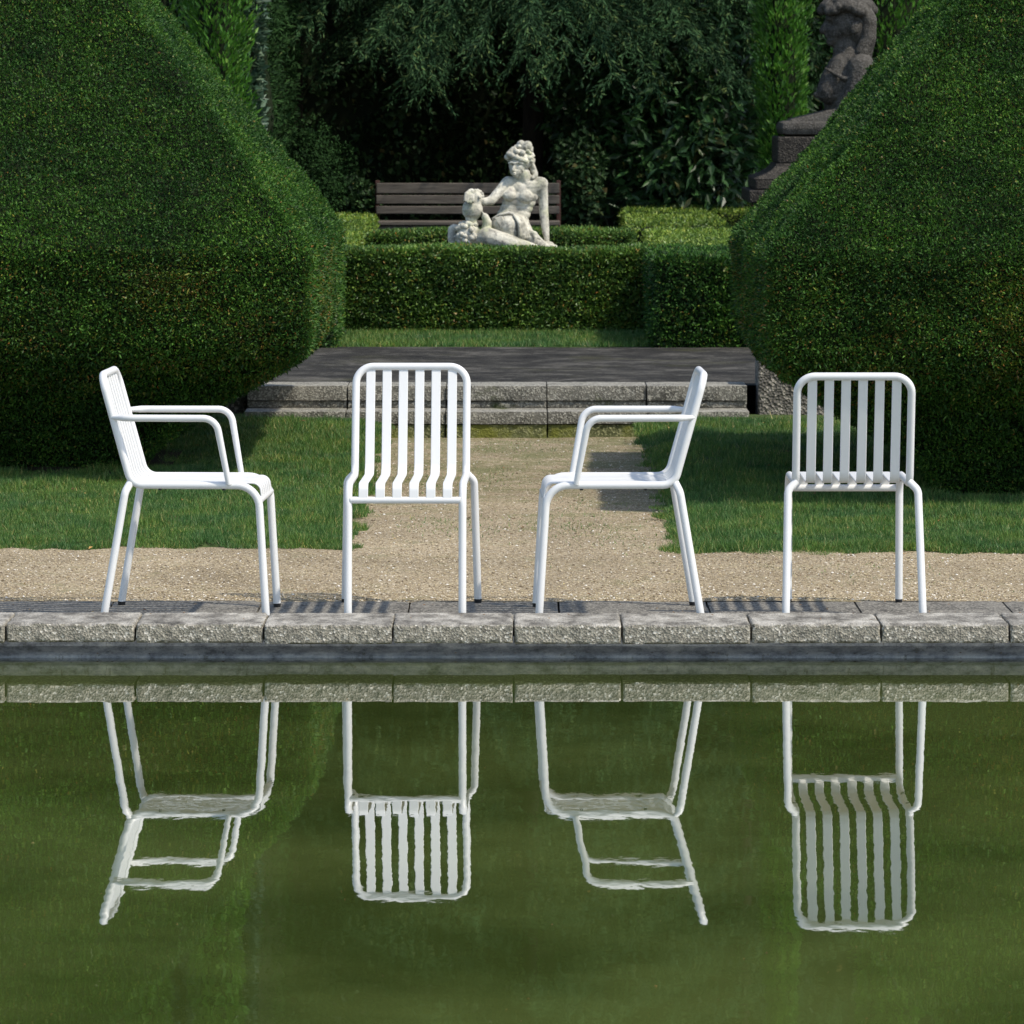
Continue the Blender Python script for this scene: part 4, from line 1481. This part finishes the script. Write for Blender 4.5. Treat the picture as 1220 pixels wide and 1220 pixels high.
# big drooping conifer over the bench
def conifer(label, X0, Y0, nb, zlo, zhi, reach, seed, mat=SPRUCE, name='drooping_conifer', front=True, dens=1.0):
    r = random.Random(seed)
    t = thing(name, label, 'tree', (X0, Y0, ZP), group='drooping conifers')
    pl = Pile()
    P, D, LL, WW = [], [], [], []
    limbs = []
    for b in range(nb):
        f = b / nb
        z = zlo + (zhi - zlo) * (f ** 1.5)
        az = r.uniform(0, 2 * math.pi)
        if front and r.random() < 0.62:
            az = -math.pi / 2 + r.uniform(-1.25, 1.25)
        ln = reach * (1 - 0.72 * (z - zlo) / (zhi - zlo)) * r.uniform(0.6, 1.12)
        d = Vector((math.cos(az), math.sin(az), 0))
        tip_drop = r.uniform(0.1, 0.45) * ln * 0.4
        pts = []
        for q in range(9):
            s = q / 8
            pts.append(Vector((0, 0, z - ZP + 0.35 * ln * 0.5)) + d * ln * s + Vector((0, 0, 0.25 * ln * s * (1 - s) - (tip_drop + 0.17 * ln) * s * s)))
        limbs.append(pts)
        side = Vector((-d.y, d.x, 0))
        nt = int(38 * ln / 2 * dens) + 8
        for q in range(nt):
            s = 0.25 + 0.75 * r.random() ** 0.7
            k2 = min(7, int(s * 8))
            base = pts[k2].lerp(pts[k2 + 1], s * 8 - k2)
            sd = r.choice((-1, 1))
            tw = (side * sd * r.uniform(0.2, 1.0) + d * r.uniform(0.2, 0.8) + Vector((0, 0, -r.uniform(0.2, 1.1)))).normalized()
            tl = r.uniform(0.14, 0.36)
            nl = int(tl / 0.013)
            for m in range(nl):
                g = m / nl
                pp = base + tw * tl * g + Vector((0, 0, -0.25 * tl * g * g))
                P.append(pp)
                lat = Vector((r.gauss(0, 1), r.gauss(0, 1), r.gauss(0, 0.6)))
                D.append((tw * 0.8 + lat * 0.6 + Vector((0, 0, -0.3))))
                LL.append(r.uniform(0.035, 0.075) * (1.2 - 0.5 * g))
                WW.append(r.uniform(0.009, 0.016))
    P, D = np.array([p[:] for p in P]), nrm(np.array([q[:] for q in D]))
    V, F = leaf_verts(P, D, np.array(LL), np.array(WW))
    pl.add(V, F)
    link('crown', pl.mesh('crown', [mat]), t)
    bm_obj('trunk', trunk_mesh([(0, 0, -0.1), (0.03, 0, 1.5), (0.0, 0.02, 4), (0, 0, zhi - ZP)], [0.1, 0.085, 0.07, 0.02]), BARK, t, True)
    for pts in [p for p in limbs if p[-1].y > 0.4][:24:3]:
        bm_obj('limb', trunk_mesh(pts, [0.045 - 0.005 * q for q in range(9)]), BARK, t, True)
    return t


conifer('wide drooping blue-green conifer whose branches hang over the bench', 0.15, 40.4, 300, 2.12, 8.8, 3.0, 3)
conifer('drooping dark conifer left of the bench, meeting the wide one', -1.9, 41.6, 140, 2.3, 9.0, 2.4, 5)
conifer('drooping dark conifer at the right, behind the laurels', 2.0, 42.0, 120, 2.4, 9.0, 2.4, 8)
# bare limb showing under the branches
# ------------------------------------------------------------------ unseen conifer added on the right, out of frame, to shade the recess
conifer('big unseen conifer added beyond the right edge to shade the recess', 5.6, 38.5, 90, 1.2, 9.5, 2.6, 21, front=False)

# ================================================================== LIGHT, WORLD, CAMERA
sd = Vector((0.62, -0.36, 1.0)).normalized()
elev = math.asin(sd.z)
w = bpy.data.worlds.new('World')
SC.world = w
w.use_nodes = True
nt = w.node_tree
sky = nt.nodes.new('ShaderNodeTexSky')
sky.sky_type = 'NISHITA'
sky.sun_disc = False
sky.sun_elevation = elev
sky.sun_rotation = math.atan2(sd.x, sd.y)
bg = nt.nodes['Background']
bg.inputs['Strength'].default_value = 0.15
nt.links.new(sky.outputs[0], bg.inputs['Color'])

sl = bpy.data.lights.new('sun', 'SUN')
sl.energy = 2.9
sl.angle = R(1.4)
sl.color = (1.0, 0.95, 0.87)
so = bpy.data.objects.new('sun', sl)
COL.objects.link(so)
so.rotation_euler = sd.to_track_quat('Z', 'Y').to_euler()
so.location = (10, 10, 20)

cam = bpy.data.cameras.new('camera')
co = bpy.data.objects.new('camera', cam)
COL.objects.link(co)
co.location = (0, 0, CAMZ)
co.rotation_euler = (R(90), 0, 0)
cam.sensor_width = 36
cam.lens = 36 * FPX / 1220
cam.shift_y = -(610 - HOR) / 1220
cam.clip_end = 1000
cam.dof.use_dof = True
cam.dof.focus_distance = 16.1
cam.dof.aperture_fstop = cam.lens / 8.0
SC.camera = co

SC.view_settings.view_transform = 'Standard'
SC.view_settings.look = 'None'
SC.view_settings.exposure = 0.72
SC.view_settings.use_white_balance = True
SC.view_settings.white_balance_temperature = 6850
SC.view_settings.gamma = 1.0
SC.cycles.max_bounces = 8
SC.cycles.use_denoising = True
